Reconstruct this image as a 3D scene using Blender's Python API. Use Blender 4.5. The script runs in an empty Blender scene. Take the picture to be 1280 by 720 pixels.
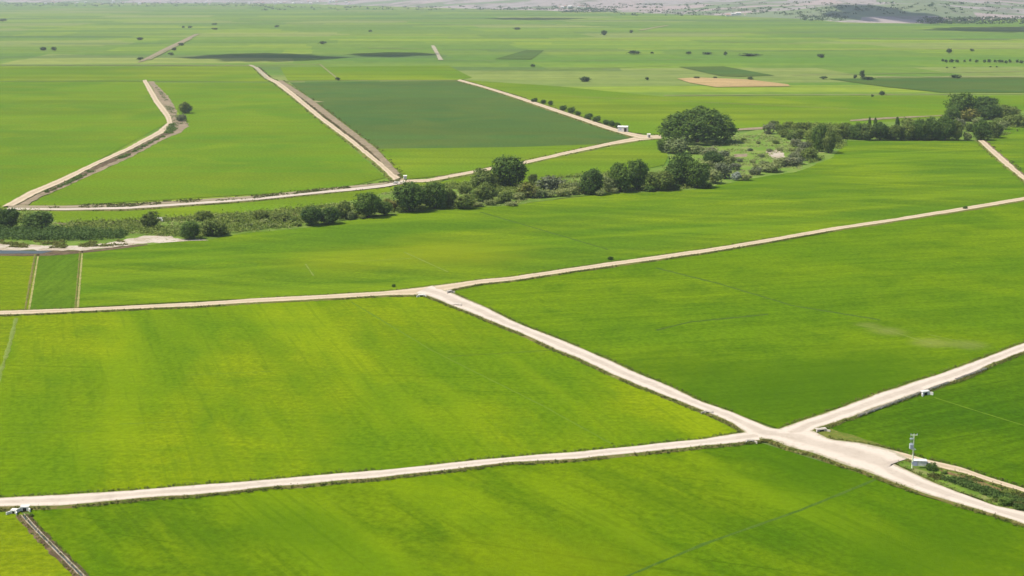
import bpy, bmesh, math, random
import numpy as np
from mathutils import Vector
from mathutils.geometry import tessellate_polygon
random.seed(7); rng = np.random.default_rng(7)
S = bpy.context.scene
COL = S.collection

# ------------------------------------------------------------ camera, sky, sun, exposure
CAM_H = 130.0; F = 1778.0; HOR = -18.0
PITCH = math.atan((360 - HOR) / F)
cd = bpy.data.cameras.new('camera'); cam = bpy.data.objects.new('camera', cd); COL.objects.link(cam)
cd.sensor_width = 36.0; cd.lens = F / 1280 * 36.0; cd.clip_start = 1; cd.clip_end = 60000
cam.location = (0, 0, CAM_H); cam.rotation_euler = (math.pi / 2 - PITCH, 0, 0)
S.camera = cam
SUN_AZ = (-0.80, -0.10); SUN_EL = math.radians(60)
_n = math.hypot(*SUN_AZ); TS = Vector((SUN_AZ[0]/_n*math.cos(SUN_EL), SUN_AZ[1]/_n*math.cos(SUN_EL), math.sin(SUN_EL)))
w = bpy.data.worlds.new('World'); S.world = w; w.use_nodes = True
nt = w.node_tree; bg = nt.nodes['Background']
sky = nt.nodes.new('ShaderNodeTexSky'); sky.sky_type = 'NISHITA'; sky.sun_disc = False
sky.sun_elevation = SUN_EL; sky.sun_rotation = math.atan2(TS.x, TS.y)
sky.dust_density = 1.5
nt.links.new(sky.outputs[0], bg.inputs[0]); bg.inputs[1].default_value = 0.11
sl = bpy.data.lights.new('sun', 'SUN'); sl.energy = 4.2; sl.angle = math.radians(0.53); sl.color = (1, .95, .86)
so = bpy.data.objects.new('sun', sl); COL.objects.link(so); so.rotation_euler = TS.to_track_quat('Z', 'Y').to_euler(); so.location = (0, 0, 500)
S.view_settings.view_transform = 'Standard'; S.view_settings.look = 'None'; S.view_settings.gamma = 1
S.view_settings.use_curve_mapping = False; S.view_settings.exposure = 0.55

# ------------------------------------------------------------ helpers
cp, sp_ = math.cos(PITCH), math.sin(PITCH)
def G(x, y, z=0.0):
    """ground point seen at photograph pixel x, y (1280 wide), at height z"""
    dx = (x - 640) / F; dy = (360 - y) / F
    v = (dx, cp + dy * sp_, -sp_ + dy * cp)
    t = (z - CAM_H) / v[2]
    return Vector((v[0]*t, v[1]*t, z))
def mpp(y):
    """metres per photograph pixel across the view, for ground at row y"""
    return (G(641, y) - G(640, y)).length
def mesh_obj(name, verts, faces, mat, parent=None, smooth=False):
    me = bpy.data.meshes.new(name)
    me.from_pydata([tuple(v) for v in verts], [], faces); me.update()
    if smooth:
        for p in me.polygons: p.use_smooth = True
    o = bpy.data.objects.new(name, me); COL.objects.link(o)
    if mat: me.materials.append(mat)
    if parent: o.parent = parent
    return o
def tag(o, label=None, cat=None, group=None, kind=None):
    if label: o['label'] = label
    if cat: o['category'] = cat
    if group: o['group'] = group
    if kind: o['kind'] = kind
    return o
def empty(name, loc, rz=0):
    o = bpy.data.objects.new(name, None); COL.objects.link(o); o.location = loc; o.rotation_euler = (0, 0, rz)
    o.empty_display_size = 1
    return o
class MB:
    def __init__(s): s.v = []; s.f = []
    def box(s, c, d, rz=0, bev=0.0):
        x, y, z = d[0]/2, d[1]/2, d[2]/2; b = len(s.v); k = math.cos(rz), math.sin(rz)
        for X, Y, Z in ((-x,-y,-z),(x,-y,-z),(x,y,-z),(-x,y,-z),(-x,-y,z),(x,-y,z),(x,y,z),(-x,y,z)):
            s.v.append((c[0]+X*k[0]-Y*k[1], c[1]+X*k[1]+Y*k[0], c[2]+Z))
        for q in ((0,3,2,1),(4,5,6,7),(0,1,5,4),(1,2,6,5),(2,3,7,6),(3,0,4,7)): s.f.append(tuple(b+i for i in q))
        return s
    def tube(s, a, e, r0, r1=None, n=10, caps=True):
        r1 = r0 if r1 is None else r1; a = Vector(a); e = Vector(e); d = (e-a).normalized()
        u = d.orthogonal().normalized(); w_ = d.cross(u); b = len(s.v)
        for P, r in ((a, r0), (e, r1)):
            for i in range(n):
                t = 2*math.pi*i/n; s.v.append(tuple(P + u*math.cos(t)*r + w_*math.sin(t)*r))
        for i in range(n): j = (i+1) % n; s.f.append((b+i, b+j, b+n+j, b+n+i))
        if caps: s.f.append(tuple(b+n+i for i in range(n))); s.f.append(tuple(b+n-1-i for i in range(n)))
        return s
    def build(s, name, mat, parent=None, bevel=0):
        o = mesh_obj(name, s.v, s.f, mat, parent)
        if bevel:
            m = o.modifiers.new('bevel', 'BEVEL'); m.width = bevel; m.segments = 2
        return o

# ------------------------------------------------------------ materials
def newmat(name):
    m = bpy.data.materials.new(name); m.use_nodes = True; t = m.node_tree
    return m, t, t.nodes['Principled BSDF'], t.nodes, t.links
def rgb(c): return (c[0], c[1], c[2], 1)
def noise(t, vec, scale, detail=4, rough=.55, dist=0):
    n = t.nodes.new('ShaderNodeTexNoise'); n.inputs['Scale'].default_value = scale
    n.inputs['Detail'].default_value = detail; n.inputs['Roughness'].default_value = rough
    n.inputs['Distortion'].default_value = dist
    t.links.new(vec, n.inputs['Vector']); return n.outputs['Fac']
def ramp(t, fac, a, b):
    n = t.nodes.new('ShaderNodeMapRange'); n.inputs[1].default_value = a; n.inputs[2].default_value = b
    n.interpolation_type = 'SMOOTHSTEP'; t.links.new(fac, n.inputs[0]); return n.outputs[0]
def mix(t, fac, a, b, mode='MIX'):
    n = t.nodes.new('ShaderNodeMix'); n.data_type = 'RGBA'; n.blend_type = mode
    for sock, v in ((n.inputs[0], fac), (n.inputs[6], a), (n.inputs[7], b)):
        if isinstance(v, (int, float)): sock.default_value = v
        elif isinstance(v, tuple): sock.default_value = rgb(v)
        else: t.links.new(v, sock)
    return n.outputs[2]
def mul(t, a, k):
    n = t.nodes.new('ShaderNodeMath'); n.operation = 'MULTIPLY'; t.links.new(a, n.inputs[0])
    if isinstance(k, (int, float)): n.inputs[1].default_value = k
    else: t.links.new(k, n.inputs[1])
    return n.outputs[0]
def pos(t, rot=0, scale=(1, 1, 1), loc=(0, 0, 0)):
    """world position, first turned, then scaled along the turned axes"""
    g = t.nodes.new('ShaderNodeNewGeometry'); o = g.outputs['Position']
    if rot:
        m = t.nodes.new('ShaderNodeMapping'); m.inputs['Rotation'].default_value = (0, 0, rot); t.links.new(o, m.inputs['Vector']); o = m.outputs[0]
    m = t.nodes.new('ShaderNodeMapping'); m.inputs['Scale'].default_value = scale; m.inputs['Location'].default_value = loc
    t.links.new(o, m.inputs['Vector']); return m.outputs[0]
def bump(t, bsdf, h, strength, dist):
    b = t.nodes.new('ShaderNodeBump'); b.inputs['Strength'].default_value = strength; b.inputs['Distance'].default_value = dist
    t.links.new(h, b.inputs['Height']); t.links.new(b.outputs[0], bsdf.inputs['Normal'])

def field_mat(name, cA, cB, cC, big=0.011, mid=0.045, rot=0.0, streak=.45, seed=0, bare=0.0, fine=.5, ss=(.012,.22), band=None, blobs=()):
    """rice canopy: broad patches of two greens, drill streaks, mottling, a few thin spots"""
    m, t, b, N, L = newmat(name)
    P = pos(t, rot, (1, 1, 1), (seed*137.0, seed*71.0, 0))
    Pa = pos(t, band[0], (.6, 1.35, 1), (seed*137.0, seed*71.0, 0)) if band else P
    a = ramp(t, noise(t, Pa, big, 3, .5, .3), .38, .62)
    c = mix(t, a, cA, cB)
    a2 = ramp(t, noise(t, Pa, mid, 4, .6, .6), .42, .68)
    c = mix(t, mul(t, a2, .55), c, cC)
    Ps = pos(t, rot, (ss[0], ss[1], 1), (seed*31.0, seed*17.0, 0))
    st = ramp(t, noise(t, Ps, 1.0, 4, .65, .2), .36, .66)
    c = mix(t, mul(t, st, streak), c, tuple(x*.72 for x in cC))
    Pl = pos(t, rot + .05, (.008, .5, 1), (seed*7.0, 3.0, 0))
    ln = ramp(t, noise(t, Pl, 1.0, 2, .5, 0), .63, .72)
    c = mix(t, mul(t, ln, .35), c, tuple(x*.55 for x in cC))
    f1 = noise(t, P, .5, 7, .78)
    c = mix(t, fine, c, mix(t, ramp(t, f1, .34, .68), (.45, .48, .5), (1.42, 1.38, 1.25)), 'MULTIPLY')
    if band:
        Pb = pos(t, band[0], (.0045, .034, 1), (seed*3.0, seed*5.0, 0))
        bn = noise(t, Pb, 1.0, 2, .5, .3)
        c = mix(t, mul(t, ramp(t, bn, .50, .62), band[1]), c, tuple(x*1.25 for x in cA))
        rw = noise(t, pos(t, band[0], (.02, .42, 1), (seed, 0, 0)), 1.0, 2, .5)
        c = mix(t, mul(t, ramp(t, rw, .56, .64), .22), c, tuple(x*.7 for x in cC))
        c = mix(t, mul(t, ramp(t, bn, .47, .36), band[1]), c, tuple(x*.95 for x in cC))
    for bx, by, br_, col, k in blobs:
        g_ = G(bx, by); vd = N.new('ShaderNodeVectorMath'); vd.operation = 'DISTANCE'
        wv = noise(t, P, .02, 3, .6); L.new(pos(t), vd.inputs[0]); vd.inputs[1].default_value = tuple(g_)
        ad = N.new('ShaderNodeMath'); ad.operation = 'MULTIPLY_ADD'; L.new(wv, ad.inputs[0]); ad.inputs[1].default_value = br_*1.3; L.new(vd.outputs['Value'], ad.inputs[2])
        c = mix(t, mul(t, ramp(t, ad.outputs[0], br_*1.9, br_*.7), k), c, col)
    if bare:
        br = ramp(t, noise(t, P, .03, 5, .7, 1.5), .68, .76)
        c = mix(t, mul(t, br, bare), c, (.20, .17, .05))
    L.new(c, b.inputs['Base Color']); b.inputs['Roughness'].default_value = .9; b.inputs['Specular IOR Level'].default_value = 0
    bump(t, b, noise(t, P, 1.3, 4, .7), .35, .35)
    return m
def road_mat(name, c1=(.55, .43, .35), c2=(.40, .30, .22), weeds=.25):
    """packed gravel: paler wheel ruts, duller crown and edges, stains, some grass"""
    m, t, b, N, L = newmat(name)
    P = pos(t)
    uv = N.new('ShaderNodeUVMap'); sx = N.new('ShaderNodeSeparateXYZ'); L.new(uv.outputs[0], sx.inputs[0])
    w1 = N.new('ShaderNodeMath'); w1.operation = 'MULTIPLY_ADD'; L.new(noise(t, P, .08, 3), w1.inputs[0]); w1.inputs[1].default_value = .30; L.new(sx.outputs[0], w1.inputs[2])
    w2 = N.new('ShaderNodeMath'); w2.operation = 'PINGPONG'; L.new(w1.outputs[0], w2.inputs[0]); w2.inputs[1].default_value = .325
    rut = ramp(t, w2.outputs[0], .10, .27)
    c = mix(t, ramp(t, noise(t, P, .12, 6, .65, .6), .35, .75), c1, c2)
    c = mix(t, mul(t, rut, .7), mix(t, .5, c, c2), tuple(min(1, x*1.12) for x in c1))
    c = mix(t, mul(t, ramp(t, noise(t, P, .9, 5, .7), .5, .8), .45), c, tuple(x*.55 for x in c2))
    c = mix(t, mul(t, ramp(t, noise(t, P, .045, 5, .7, .5), .56, .66), .4), c, tuple(x*.68 for x in c1))
    ed = ramp(t, N_pp(t, sx.outputs[0]), .16, .0)
    g = N.new('ShaderNodeMath'); g.operation = 'ADD'; L.new(mul(t, ed, .30), g.inputs[0]); L.new(noise(t, P, .45, 6, .75, .6), g.inputs[1])
    c = mix(t, mul(t, ramp(t, g.outputs[0], .62, .74), min(1, weeds+.35)), c, (.17, .17, .06))
    L.new(c, b.inputs['Base Color']); b.inputs['Roughness'].default_value = .95; b.inputs['Specular IOR Level'].default_value = .1
    bump(t, b, noise(t, P, 2.0, 5, .7), .3, .1)
    return m
def N_pp(t, a):
    n = t.nodes.new('ShaderNodeMath'); n.operation = 'PINGPONG'; n.inputs[1].default_value = .5; t.links.new(a, n.inputs[0]); return n.outputs[0]
def earth_mat(name, c1, c2, c3, s=.2):
    m, t, b, N, L = newmat(name); P = pos(t)
    c = mix(t, ramp(t, noise(t, P, s, 6, .65, .6), .4, .62), c1, c2)
    c = mix(t, ramp(t, noise(t, P, s*3.1, 6, .7, 1.0), .52, .66), c, c3)
    L.new(c, b.inputs['Base Color']); b.inputs['Roughness'].default_value = .95; b.inputs['Specular IOR Level'].default_value = .05
    bump(t, b, noise(t, P, 1.5, 5, .7), .5, .3)
    return m
def leaf_mat(name, c1, c2, c3, trans=.25):
    m, t, b, N, L = newmat(name)
    P = pos(t); oi = N.new('ShaderNodeObjectInfo')
    c = mix(t, ramp(t, noise(t, P, .22, 4, .6), .38, .64), c1, c2)
    c = mix(t, mul(t, ramp(t, noise(t, P, 1.1, 3, .6), .5, .7), .5), c, c3)
    c = mix(t, .5, c, mix(t, oi.outputs['Random'], (.62, .68, .75), (1.6, 1.45, 1.15)), 'MULTIPLY')
    L.new(c, b.inputs['Base Color']); b.inputs['Roughness'].default_value = .75; b.inputs['Specular IOR Level'].default_value = .15
    tr = N.new('ShaderNodeBsdfTranslucent'); L.new(mix(t, 1.0, c, (1.2, 1.3, .7), 'MULTIPLY'), tr.inputs[0])
    ms = N.new('ShaderNodeMixShader'); ms.inputs[0].default_value = trans
    L.new(b.outputs[0], ms.inputs[1]); L.new(tr.outputs[0], ms.inputs[2]); L.new(ms.outputs[0], N['Material Output'].inputs[0])
    return m
def plain_mat(name, c, c2=None, rough=.8, s=3.0, metal=0):
    m, t, b, N, L = newmat(name); c2 = c2 or tuple(x*.75 for x in c)
    L.new(mix(t, ramp(t, noise(t, pos(t), s, 5, .7), .4, .7), c, c2), b.inputs['Base Color'])
    b.inputs['Roughness'].default_value = rough; b.inputs['Metallic'].default_value = metal
    return m

YG = (.150, .200, .006); MG = (.085, .155, .006); DG = (.045, .105, .006)
M = {}
M['f_mid']   = field_mat('rice_yellow_green', (.158,.212,.0028), (.100,.172,.0030), (.074,.146,.0032), seed=1, rot=.06, streak=.22, big=.013, band=(1.25,.28))
M['f_near']  = field_mat('rice_fresh_green', (.118,.178,.0022), (.070,.138,.0022), (.040,.098,.0024), seed=2, rot=.3, streak=.12, big=.017, band=(1.0,.38), blobs=((1190,690,38,(.040,.095,.002),.7),(1010,585,26,(.045,.10,.002),.6),(350,660,22,(.05,.11,.002),.5),(700,700,30,(.15,.19,.002),.4)))
M['f_yell']  = field_mat('rice_yellow', (.165,.208,.004), (.135,.190,.004), (.10,.165,.004), seed=3, rot=.06)
M['f_right'] = field_mat('rice_olive_green', (.125,.195,.0032), (.088,.162,.0032), (.056,.120,.0032), seed=4, rot=-.25, streak=.38, big=.010, bare=.3, blobs=((960,490,48,(.038,.090,.002),.75),(1080,460,40,(.045,.100,.002),.6),(1110,414,9,(.21,.21,.06),.40),(1165,428,8,(.21,.21,.06),.40),(1210,431,8,(.19,.20,.06),.35),(1085,406,6,(.20,.21,.06),.35),(830,460,25,(.05,.10,.002),.4)))
M['f_corner']= field_mat('rice_deep_green', (.075,.140,.0028), (.048,.110,.0028), (.034,.090,.003), seed=5, rot=-.5)
M['f_back']  = field_mat('rice_soft_green', (.140,.205,.006), (.088,.165,.006), (.064,.132,.007), seed=6, rot=.35, streak=.5, ss=(.006,.07), bare=.2, big=.012, band=(-.3,.3), blobs=((560,315,50,(.19,.21,.006),.5),(420,325,40,(.17,.20,.006),.4),(1000,230,60,(.06,.125,.005),.5)))
M['f_strip'] = field_mat('rice_plot_green', (.080,.150,.008), (.095,.165,.008), (.065,.125,.008), seed=7, rot=1.5)
M['f_far']   = field_mat('rice_far_green', (.105,.192,.008), (.076,.160,.009), (.150,.210,.010), seed=8, rot=.02, big=.006, mid=.014, streak=.6, ss=(.0022,.028))
M['f_far2']  = field_mat('rice_far_yellow', (.160,.220,.010), (.105,.190,.009), (.110,.175,.010), seed=9, rot=.02, big=.005, mid=.012, streak=.6, ss=(.002,.022))
M['f_dark']  = field_mat('dark_green_crop', (.064,.122,.026), (.048,.104,.024), (.098,.132,.026), seed=10, rot=.0, big=.006, mid=.012, streak=.6, ss=(.002,.03))
M['f_tan']   = field_mat('harvested_stubble', (.36,.25,.12), (.42,.29,.14), (.28,.22,.09), seed=11, big=.01, streak=.3)
M['rusty2'] = earth_mat('dry_margin', (.17,.10,.045), (.14,.13,.04), (.22,.17,.08), .5)
M['meadow']  = earth_mat('meadow_grass', (.105,.185,.020), (.15,.21,.035), (.22,.22,.075), .035)
M['scrub']   = earth_mat('scrub_ground', (.085,.145,.016), (.13,.20,.025), (.18,.19,.06), .08)
M['road']    = road_mat('pale_gravel', (.50,.425,.345), (.38,.32,.25), .15)
M['road2']   = road_mat('pale_dirt', (.46,.37,.25), (.36,.28,.18), .45)
M['road3']   = road_mat('dull_dirt', (.25,.20,.13), (.19,.16,.09), .5)
M['verge']   = earth_mat('verge_soil', (.13,.11,.035), (.085,.115,.015), (.20,.17,.07), .35)
M['verge_g'] = earth_mat('verge_grass', (.13,.14,.025), (.09,.125,.015), (.21,.18,.06), .35)
M['ditch']   = earth_mat('ditch_soil', (.075,.05,.03), (.14,.10,.055), (.06,.075,.02), .3)
M['bank']    = earth_mat('dry_bank', (.26,.20,.13), (.19,.15,.09), (.12,.12,.05), .12)
M['sand']    = earth_mat('pale_sand', (.45,.39,.31), (.34,.28,.20), (.17,.16,.07), .09)
M['track']   = earth_mat('wheel_track', (.15,.20,.04), (.12,.17,.02), (.19,.21,.06), .3)
M['path'] = earth_mat('pale_path', (.30,.26,.10), (.20,.20,.06), (.14,.16,.04), .3); M['bundv'] = earth_mat('bund_soil', (.16,.13,.04), (.10,.12,.02), (.07,.11,.015), .2)
M['dtrack3'] = earth_mat('bund_dark_grass', (.050,.105,.010), (.065,.12,.012), (.09,.14,.02), .3)
M['dtrack2'] = earth_mat('bund_grass', (.090,.150,.006), (.075,.13,.006), (.11,.17,.006), .3)
M['dtrack']  = earth_mat('bund_deep_green', (.045,.09,.010), (.055,.095,.012), (.075,.11,.012), .3)  # deepest green among the bund strips
M['leafD']   = leaf_mat('dark_leaves', (.060,.112,.018), (.105,.168,.028), (.028,.058,.012))
M['leafO']   = leaf_mat('olive_leaves', (.115,.165,.028), (.175,.215,.045), (.058,.095,.020))
M['leafP']   = leaf_mat('pale_leaves', (.19,.23,.085), (.24,.27,.10), (.11,.15,.050))
M['leafG']   = leaf_mat('grey_leaves', (.19,.20,.12), (.14,.17,.08), (.10,.12,.06))
M['leafY']   = leaf_mat('yellow_leaves', (.17,.19,.035), (.20,.18,.04), (.10,.12,.03))
M['leafW']   = leaf_mat('silver_leaves', (.42,.44,.40), (.33,.36,.30), (.18,.21,.14))
M['leafF']   = leaf_mat('far_leaves', (.052,.090,.030), (.075,.115,.036), (.036,.060,.024))
M['weed']    = leaf_mat('weed_leaves', (.12,.13,.03), (.08,.105,.02), (.16,.12,.05))
M['reed']    = leaf_mat('reed_leaves', (.075,.13,.025), (.11,.17,.035), (.055,.09,.02))
M['bark']    = plain_mat('bark', (.12,.09,.06), rough=.95)
M['conc']    = plain_mat('concrete', (.52,.46,.38), (.32,.28,.21), s=1.2)
M['oldconc'] = plain_mat('stained_concrete', (.36,.29,.20), (.16,.14,.07), s=.9)
M['white']   = plain_mat('white_render', (.68,.66,.60), (.48,.45,.38), s=1.3)
M['bluegrey']= plain_mat('bluegrey_paint_and_shade', (.42,.42,.58), (.34,.34,.50), s=2)  # colour of several small parts, and the painted shade on the pump box
M['darkgap'] = plain_mat('dark_opening', (.02,.018,.015), rough=1)
M['grey']    = plain_mat('galvanised_steel', (.40,.45,.48), (.30,.34,.38), s=4, rough=.5)
M['palepole']= plain_mat('pale_concrete_pole', (.72,.76,.50), (.62,.64,.44), s=2)
M['tile']    = plain_mat('roof_tile', (.42,.22,.15), (.32,.17,.12), s=.6)
M['rusty']   = plain_mat('rust_soil', (.16,.07,.04), (.10,.06,.03), s=.5)
# water
m, t, b, N, L = newmat('water'); b.inputs['Base Color'].default_value = (.045, .06, .055, 1); b.inputs['Roughness'].default_value = .45
bump(t, b, noise(t, pos(t), .8, 3), .1, .05); M['water'] = m

# ------------------------------------------------------------ the plain: base sheet with a far patchwork of plots
m, t, b, N, L = newmat('plain')
def cells(rot, sx, sy, loc):
    v = N.new('ShaderNodeTexVoronoi'); v.distance = 'CHEBYCHEV'; v.inputs['Scale'].default_value = 1.0; v.inputs['Randomness'].default_value = .75
    L.new(pos(t, rot, (1/sx, 1/sy, 1), loc), v.inputs['Vector'])
    s = N.new('ShaderNodeSeparateColor'); L.new(v.outputs['Color'], s.inputs[0]); return s
s1 = cells(.03, 900, 130, (3, 5, 0)); s2 = cells(-.12, 420, 330, (9, 1, 0))
c = mix(t, s1.outputs[0], (.085,.170,.014), (.19,.245,.018))
c = mix(t, mul(t, ramp(t, s2.outputs[1], .45, .55), .55), c, (.075,.145,.020))
c = mix(t, mul(t, ramp(t, s2.outputs[2], .80, .84), .55), c, (.22,.23,.07))
c = mix(t, mul(t, ramp(t, s1.outputs[1], .86, .88), .5), c, (.045,.085,.035))
st = noise(t, pos(t, .02, (.0016, .022, 1)), 1.0, 5, .65, .3)
c = mix(t, mul(t, ramp(t, st, .40, .65), .5), c, (.080,.140,.016))
c = mix(t, mul(t, ramp(t, noise(t, pos(t, .0, (.002, .03, 1), (7, 9, 0)), 1.0, 3, .6), .66, .74), .45), c, (.22,.25,.06))
c = mix(t, .35, c, mix(t, ramp(t, noise(t, pos(t), .03, 6, .7), .3, .7), (.6,.65,.6), (1.4,1.35,1.3)), 'MULTIPLY')
L.new(c, b.inputs['Base Color']); b.inputs['Roughness'].default_value = .95; b.inputs['Specular IOR Level'].default_value = .05
M['plain'] = m
nx, ny = 40, 40
xs = np.linspace(-16000, 16000, nx); ys = np.concatenate([np.linspace(-3000, 3000, 15), np.linspace(3600, 21000, 25)])
V = [(x, y, -.3) for y in ys for x in xs]
Fc = [(j*nx+i, j*nx+i+1, (j+1)*nx+i+1, (j+1)*nx+i) for j in range(ny-1) for i in range(nx-1)]
tag(mesh_obj('ground', V, Fc, M['plain']), kind='structure')

# ------------------------------------------------------------ sheets and ribbons laid on the plain
def sheet(name, px, z, mat, world=False, step=25, jit=0.0):
    pts = [Vector(p) for p in px] if world else [G(x, y) for x, y in px]
    out = []
    for i, a in enumerate(pts):
        e = pts[(i+1) % len(pts)]; n = max(1, int((e-a).length/step)) if jit else 1
        for k in range(n):
            q = a.lerp(e, k/n)
            if jit: q = q + Vector((random.uniform(-jit, jit), random.uniform(-jit, jit)*2, 0))
            out.append(q)
    me = bpy.data.meshes.new(name); bm = bmesh.new()
    vs = [bm.verts.new((p.x, p.y, z)) for p in out]
    for tri in tessellate_polygon([[Vector((p.x, p.y, 0)) for p in out]]):
        try: bm.faces.new([vs[k] for k in tri])
        except ValueError: pass
    bm.normal_update()
    for f in bm.faces:
        if f.normal.z < 0: f.normal_flip()
    bm.to_mesh(me); bm.free(); me.materials.append(mat)
    o = bpy.data.objects.new(name, me); COL.objects.link(o); tag(o, kind='structure'); return o
def resample(pts, n):
    d = [0]
    for a, e in zip(pts, pts[1:]): d.append(d[-1] + (e-a).length)
    out = []; k = 0
    for i in range(n):
        s = d[-1]*i/(n-1)
        while k < len(d)-2 and d[k+1] < s: k += 1
        u = (s-d[k])/max(1e-6, d[k+1]-d[k]); out.append(pts[k].lerp(pts[k+1], u))
    return out, d[-1]
def smooth_noise(n, amp, corr):
    k = max(2, int(n/corr)+2); a = rng.normal(0, 1, k); x = np.linspace(0, k-1.001, n); i = x.astype(int); f = x-i; f = f*f*(3-2*f)
    return amp*(a[i]*(1-f)+a[i+1]*f)
ROADS = []; ROADCELL = set()
def road(name, up, lo, z=.45, mat='road', verge=1.8, vmat=('verge_g', 'verge'), step=2.5, jit=.22, weeds=0, label=None):
    """up / lo: far edge and near edge, both from left to right"""
    A = [G(*p) for p in up]; B = [G(*p) for p in lo]
    Ln = max(resample(A, 2)[1], resample(B, 2)[1]); n = max(3, min(900, int(Ln/step)))
    A = resample(A, n)[0]; B = resample(B, n)[0]
    def off(P, sgn, dist):
        out = []
        for i in range(n):
            d = (P[min(n-1, i+1)] - P[max(0, i-1)]); d.z = 0; d.normalize(); nn = Vector((-d.y, d.x, 0))*sgn
            out.append(P[i] + nn*dist[i])
        return out
    A = off(A, 1, smooth_noise(n, jit, 4) + rng.normal(0, jit*.35, n)); B = off(B, -1, smooth_noise(n, jit, 4) + rng.normal(0, jit*.35, n))
    V = []; W = 5
    for i in range(n):
        for k in range(W):
            u = k/(W-1); p = A[i].lerp(B[i], u); V.append((p.x, p.y, z + .05*math.sin(math.pi*u)))
    Fc = [(i*W+k, (i+1)*W+k, (i+1)*W+k+1, i*W+k+1) for i in range(n-1) for k in range(W-1)]
    Fc = [tuple(reversed(q)) for q in Fc]
    ro = tag(mesh_obj(name, V, Fc, M[mat], smooth=True), kind='structure')
    uvl = ro.data.uv_layers.new(name='UVMap')
    for lp in ro.data.loops: uvl.data[lp.index].uv = ((lp.vertex_index % W)/(W-1), (lp.vertex_index//W)/n)
    for i in range(n):
        K = max(4, int((A[i]-B[i]).length/.45))
        for k in range(K+1):
            p = A[i].lerp(B[i], k/K); ROADCELL.add((int(p.x//.8), int(p.y//.8)))
            for f_ in ((.25,.5,.75) if i else ()): q = A[i-1].lerp(B[i-1], k/K).lerp(p, f_); ROADCELL.add((int(q.x//.8), int(q.y//.8)))
    if verge:
        for P, s, mm in ((A, 1, vmat[0]), (B, -1, vmat[1])):
            o1 = off(P, s, np.abs(verge*.5 + smooth_noise(n, verge*.15, 5)))
            o2 = off(P, s, np.abs(verge + smooth_noise(n, verge*.4, 5) + rng.normal(0, verge*.1, n)))
            inn = off(P, s, np.full(n, -.4))
            V = [];
            for i in range(n):
                V += [(inn[i].x, inn[i].y, z-.06), (P[i].x, P[i].y, z-.02), (o1[i].x, o1[i].y, z*.45), (o2[i].x, o2[i].y, -.2)]
            Fc = [(i*4+k, (i+1)*4+k, (i+1)*4+k+1, i*4+k+1) for i in range(n-1) for k in range(3)]
            if s > 0: pass
            mesh_obj('road_verge', V, Fc, M[mm], smooth=True)['kind'] = 'structure'
    ROADS.append((A, B, z))

# ---- fields (photograph rows and columns of their corners)
sheet('rice_field', [(-90,393),(300,378),(540,366),(600,393),(760,462),(940,546),(500,594),(-90,632)], 0, M['f_mid'])
sheet('rice_field', [(-90,398),(22,396),(2,470),(-90,560)], .02, M['f_yell'])
sheet('rice_field', [(34,638),(300,612),(940,550),(1280,655),(1460,715),(1500,860),(170,860),(105,728)], 0, M['f_near'])
sheet('rice_field', [(-90,640),(26,640),(100,728),(170,860),(-90,860)], .004, M['f_yell'])
sheet('rice_field', [(560,362),(1280,250),(1420,226),(1420,385),(1280,436),(980,538),(800,474),(640,406)], 0, M['f_right'])
sheet('rice_field', [(1018,538),(1280,438),(1420,388),(1420,660),(1280,614),(1110,567)], .004, M['f_corner'])
sheet('rice_field', [(-90,319),(60,316),(150,309),(225,300),(380,284),(520,264),(640,256),(760,242),(870,236),(940,222),(1010,208),(1045,190),(1062,173),(1228,174),(1280,224),(1330,248),(1280,249),(960,300),(560,360),(-90,394)], 0, M['f_back'])
sheet('rice_field', [(-90,319),(44,317),(38,389),(-90,394)], .02, M['f_yell'])
sheet('rice_field', [(46,317),(100,314),(97,387),(37,390)], .024, M['f_strip'])
sheet('rice_field', [(1228,174),(1252,160),(1420,150),(1420,240),(1330,248),(1280,224)], .004, M['f_back'])
sheet('rice_field', [(190,103),(348,103),(482,222),(420,237),(60,258),(34,258),(50,248),(85,232),(125,214),(165,196),(205,174),(225,165),(236,156),(228,148),(215,130)], .01, M['f_far'])
sheet('rice_field', [(-90,102),(180,102),(212,152),(20,256),(-90,264)], .01, M['f_far'])
sheet('rice_field', [(-90,83),(318,83),(346,102),(-90,101)], .02, M['f_far2'])
sheet('crop_field', [(362,103),(575,101),(800,170),(785,177),(740,180.5),(640,184),(468,186)], .03, M['f_dark'])
sheet('rice_field', [(468,186),(640,184),(750,180),(790,178),(715,190),(585,216),(500,225)], .02, M['f_far2'])
sheet('rice_field', [(540,230),(660,204),(825,172),(838,190),(830,206),(740,225),(600,246)], .02, M['f_far2'])
sheet('rice_field', [(55,264),(160,264),(320,252),(500,231),(545,227),(520,242),(440,252),(320,267),(67,280)], .02, M['f_far2'])
sheet('rice_field', [(580,100),(640,118),(790,166),(830,168),(1190,151),(1420,150),(1420,119),(830,121),(700,108)], .02, M['f_far2'])
sheet('rice_field', [(960,122),(1420,119),(1420,138),(1190,140),(1060,136)], .05, M['f_far'])
sheet('rice_field', [(350,84),(560,82),(590,97),(575,100),(360,101)], .1, M['f_far2'])
sheet('crop_field', [(618,74),(658,62.5),(680,63),(664,74.5)], .3, M['f_dark'])
sheet('crop_field', [(848,83.5),(905,83),(968,94.5),(925,96),(900,95)], .3, M['f_dark'])
sheet('crop_field', [(1035,98.5),(1090,98),(1420,96.5),(1420,115.5),(1175,115.5),(1110,109)], .3, M['f_dark'])
sheet('stubble_field', [(846,98.3),(872,97),(935,99.5),(985,105.5),(988,108),(895,109),(862,103.5)], .36, M['f_tan'])
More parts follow.
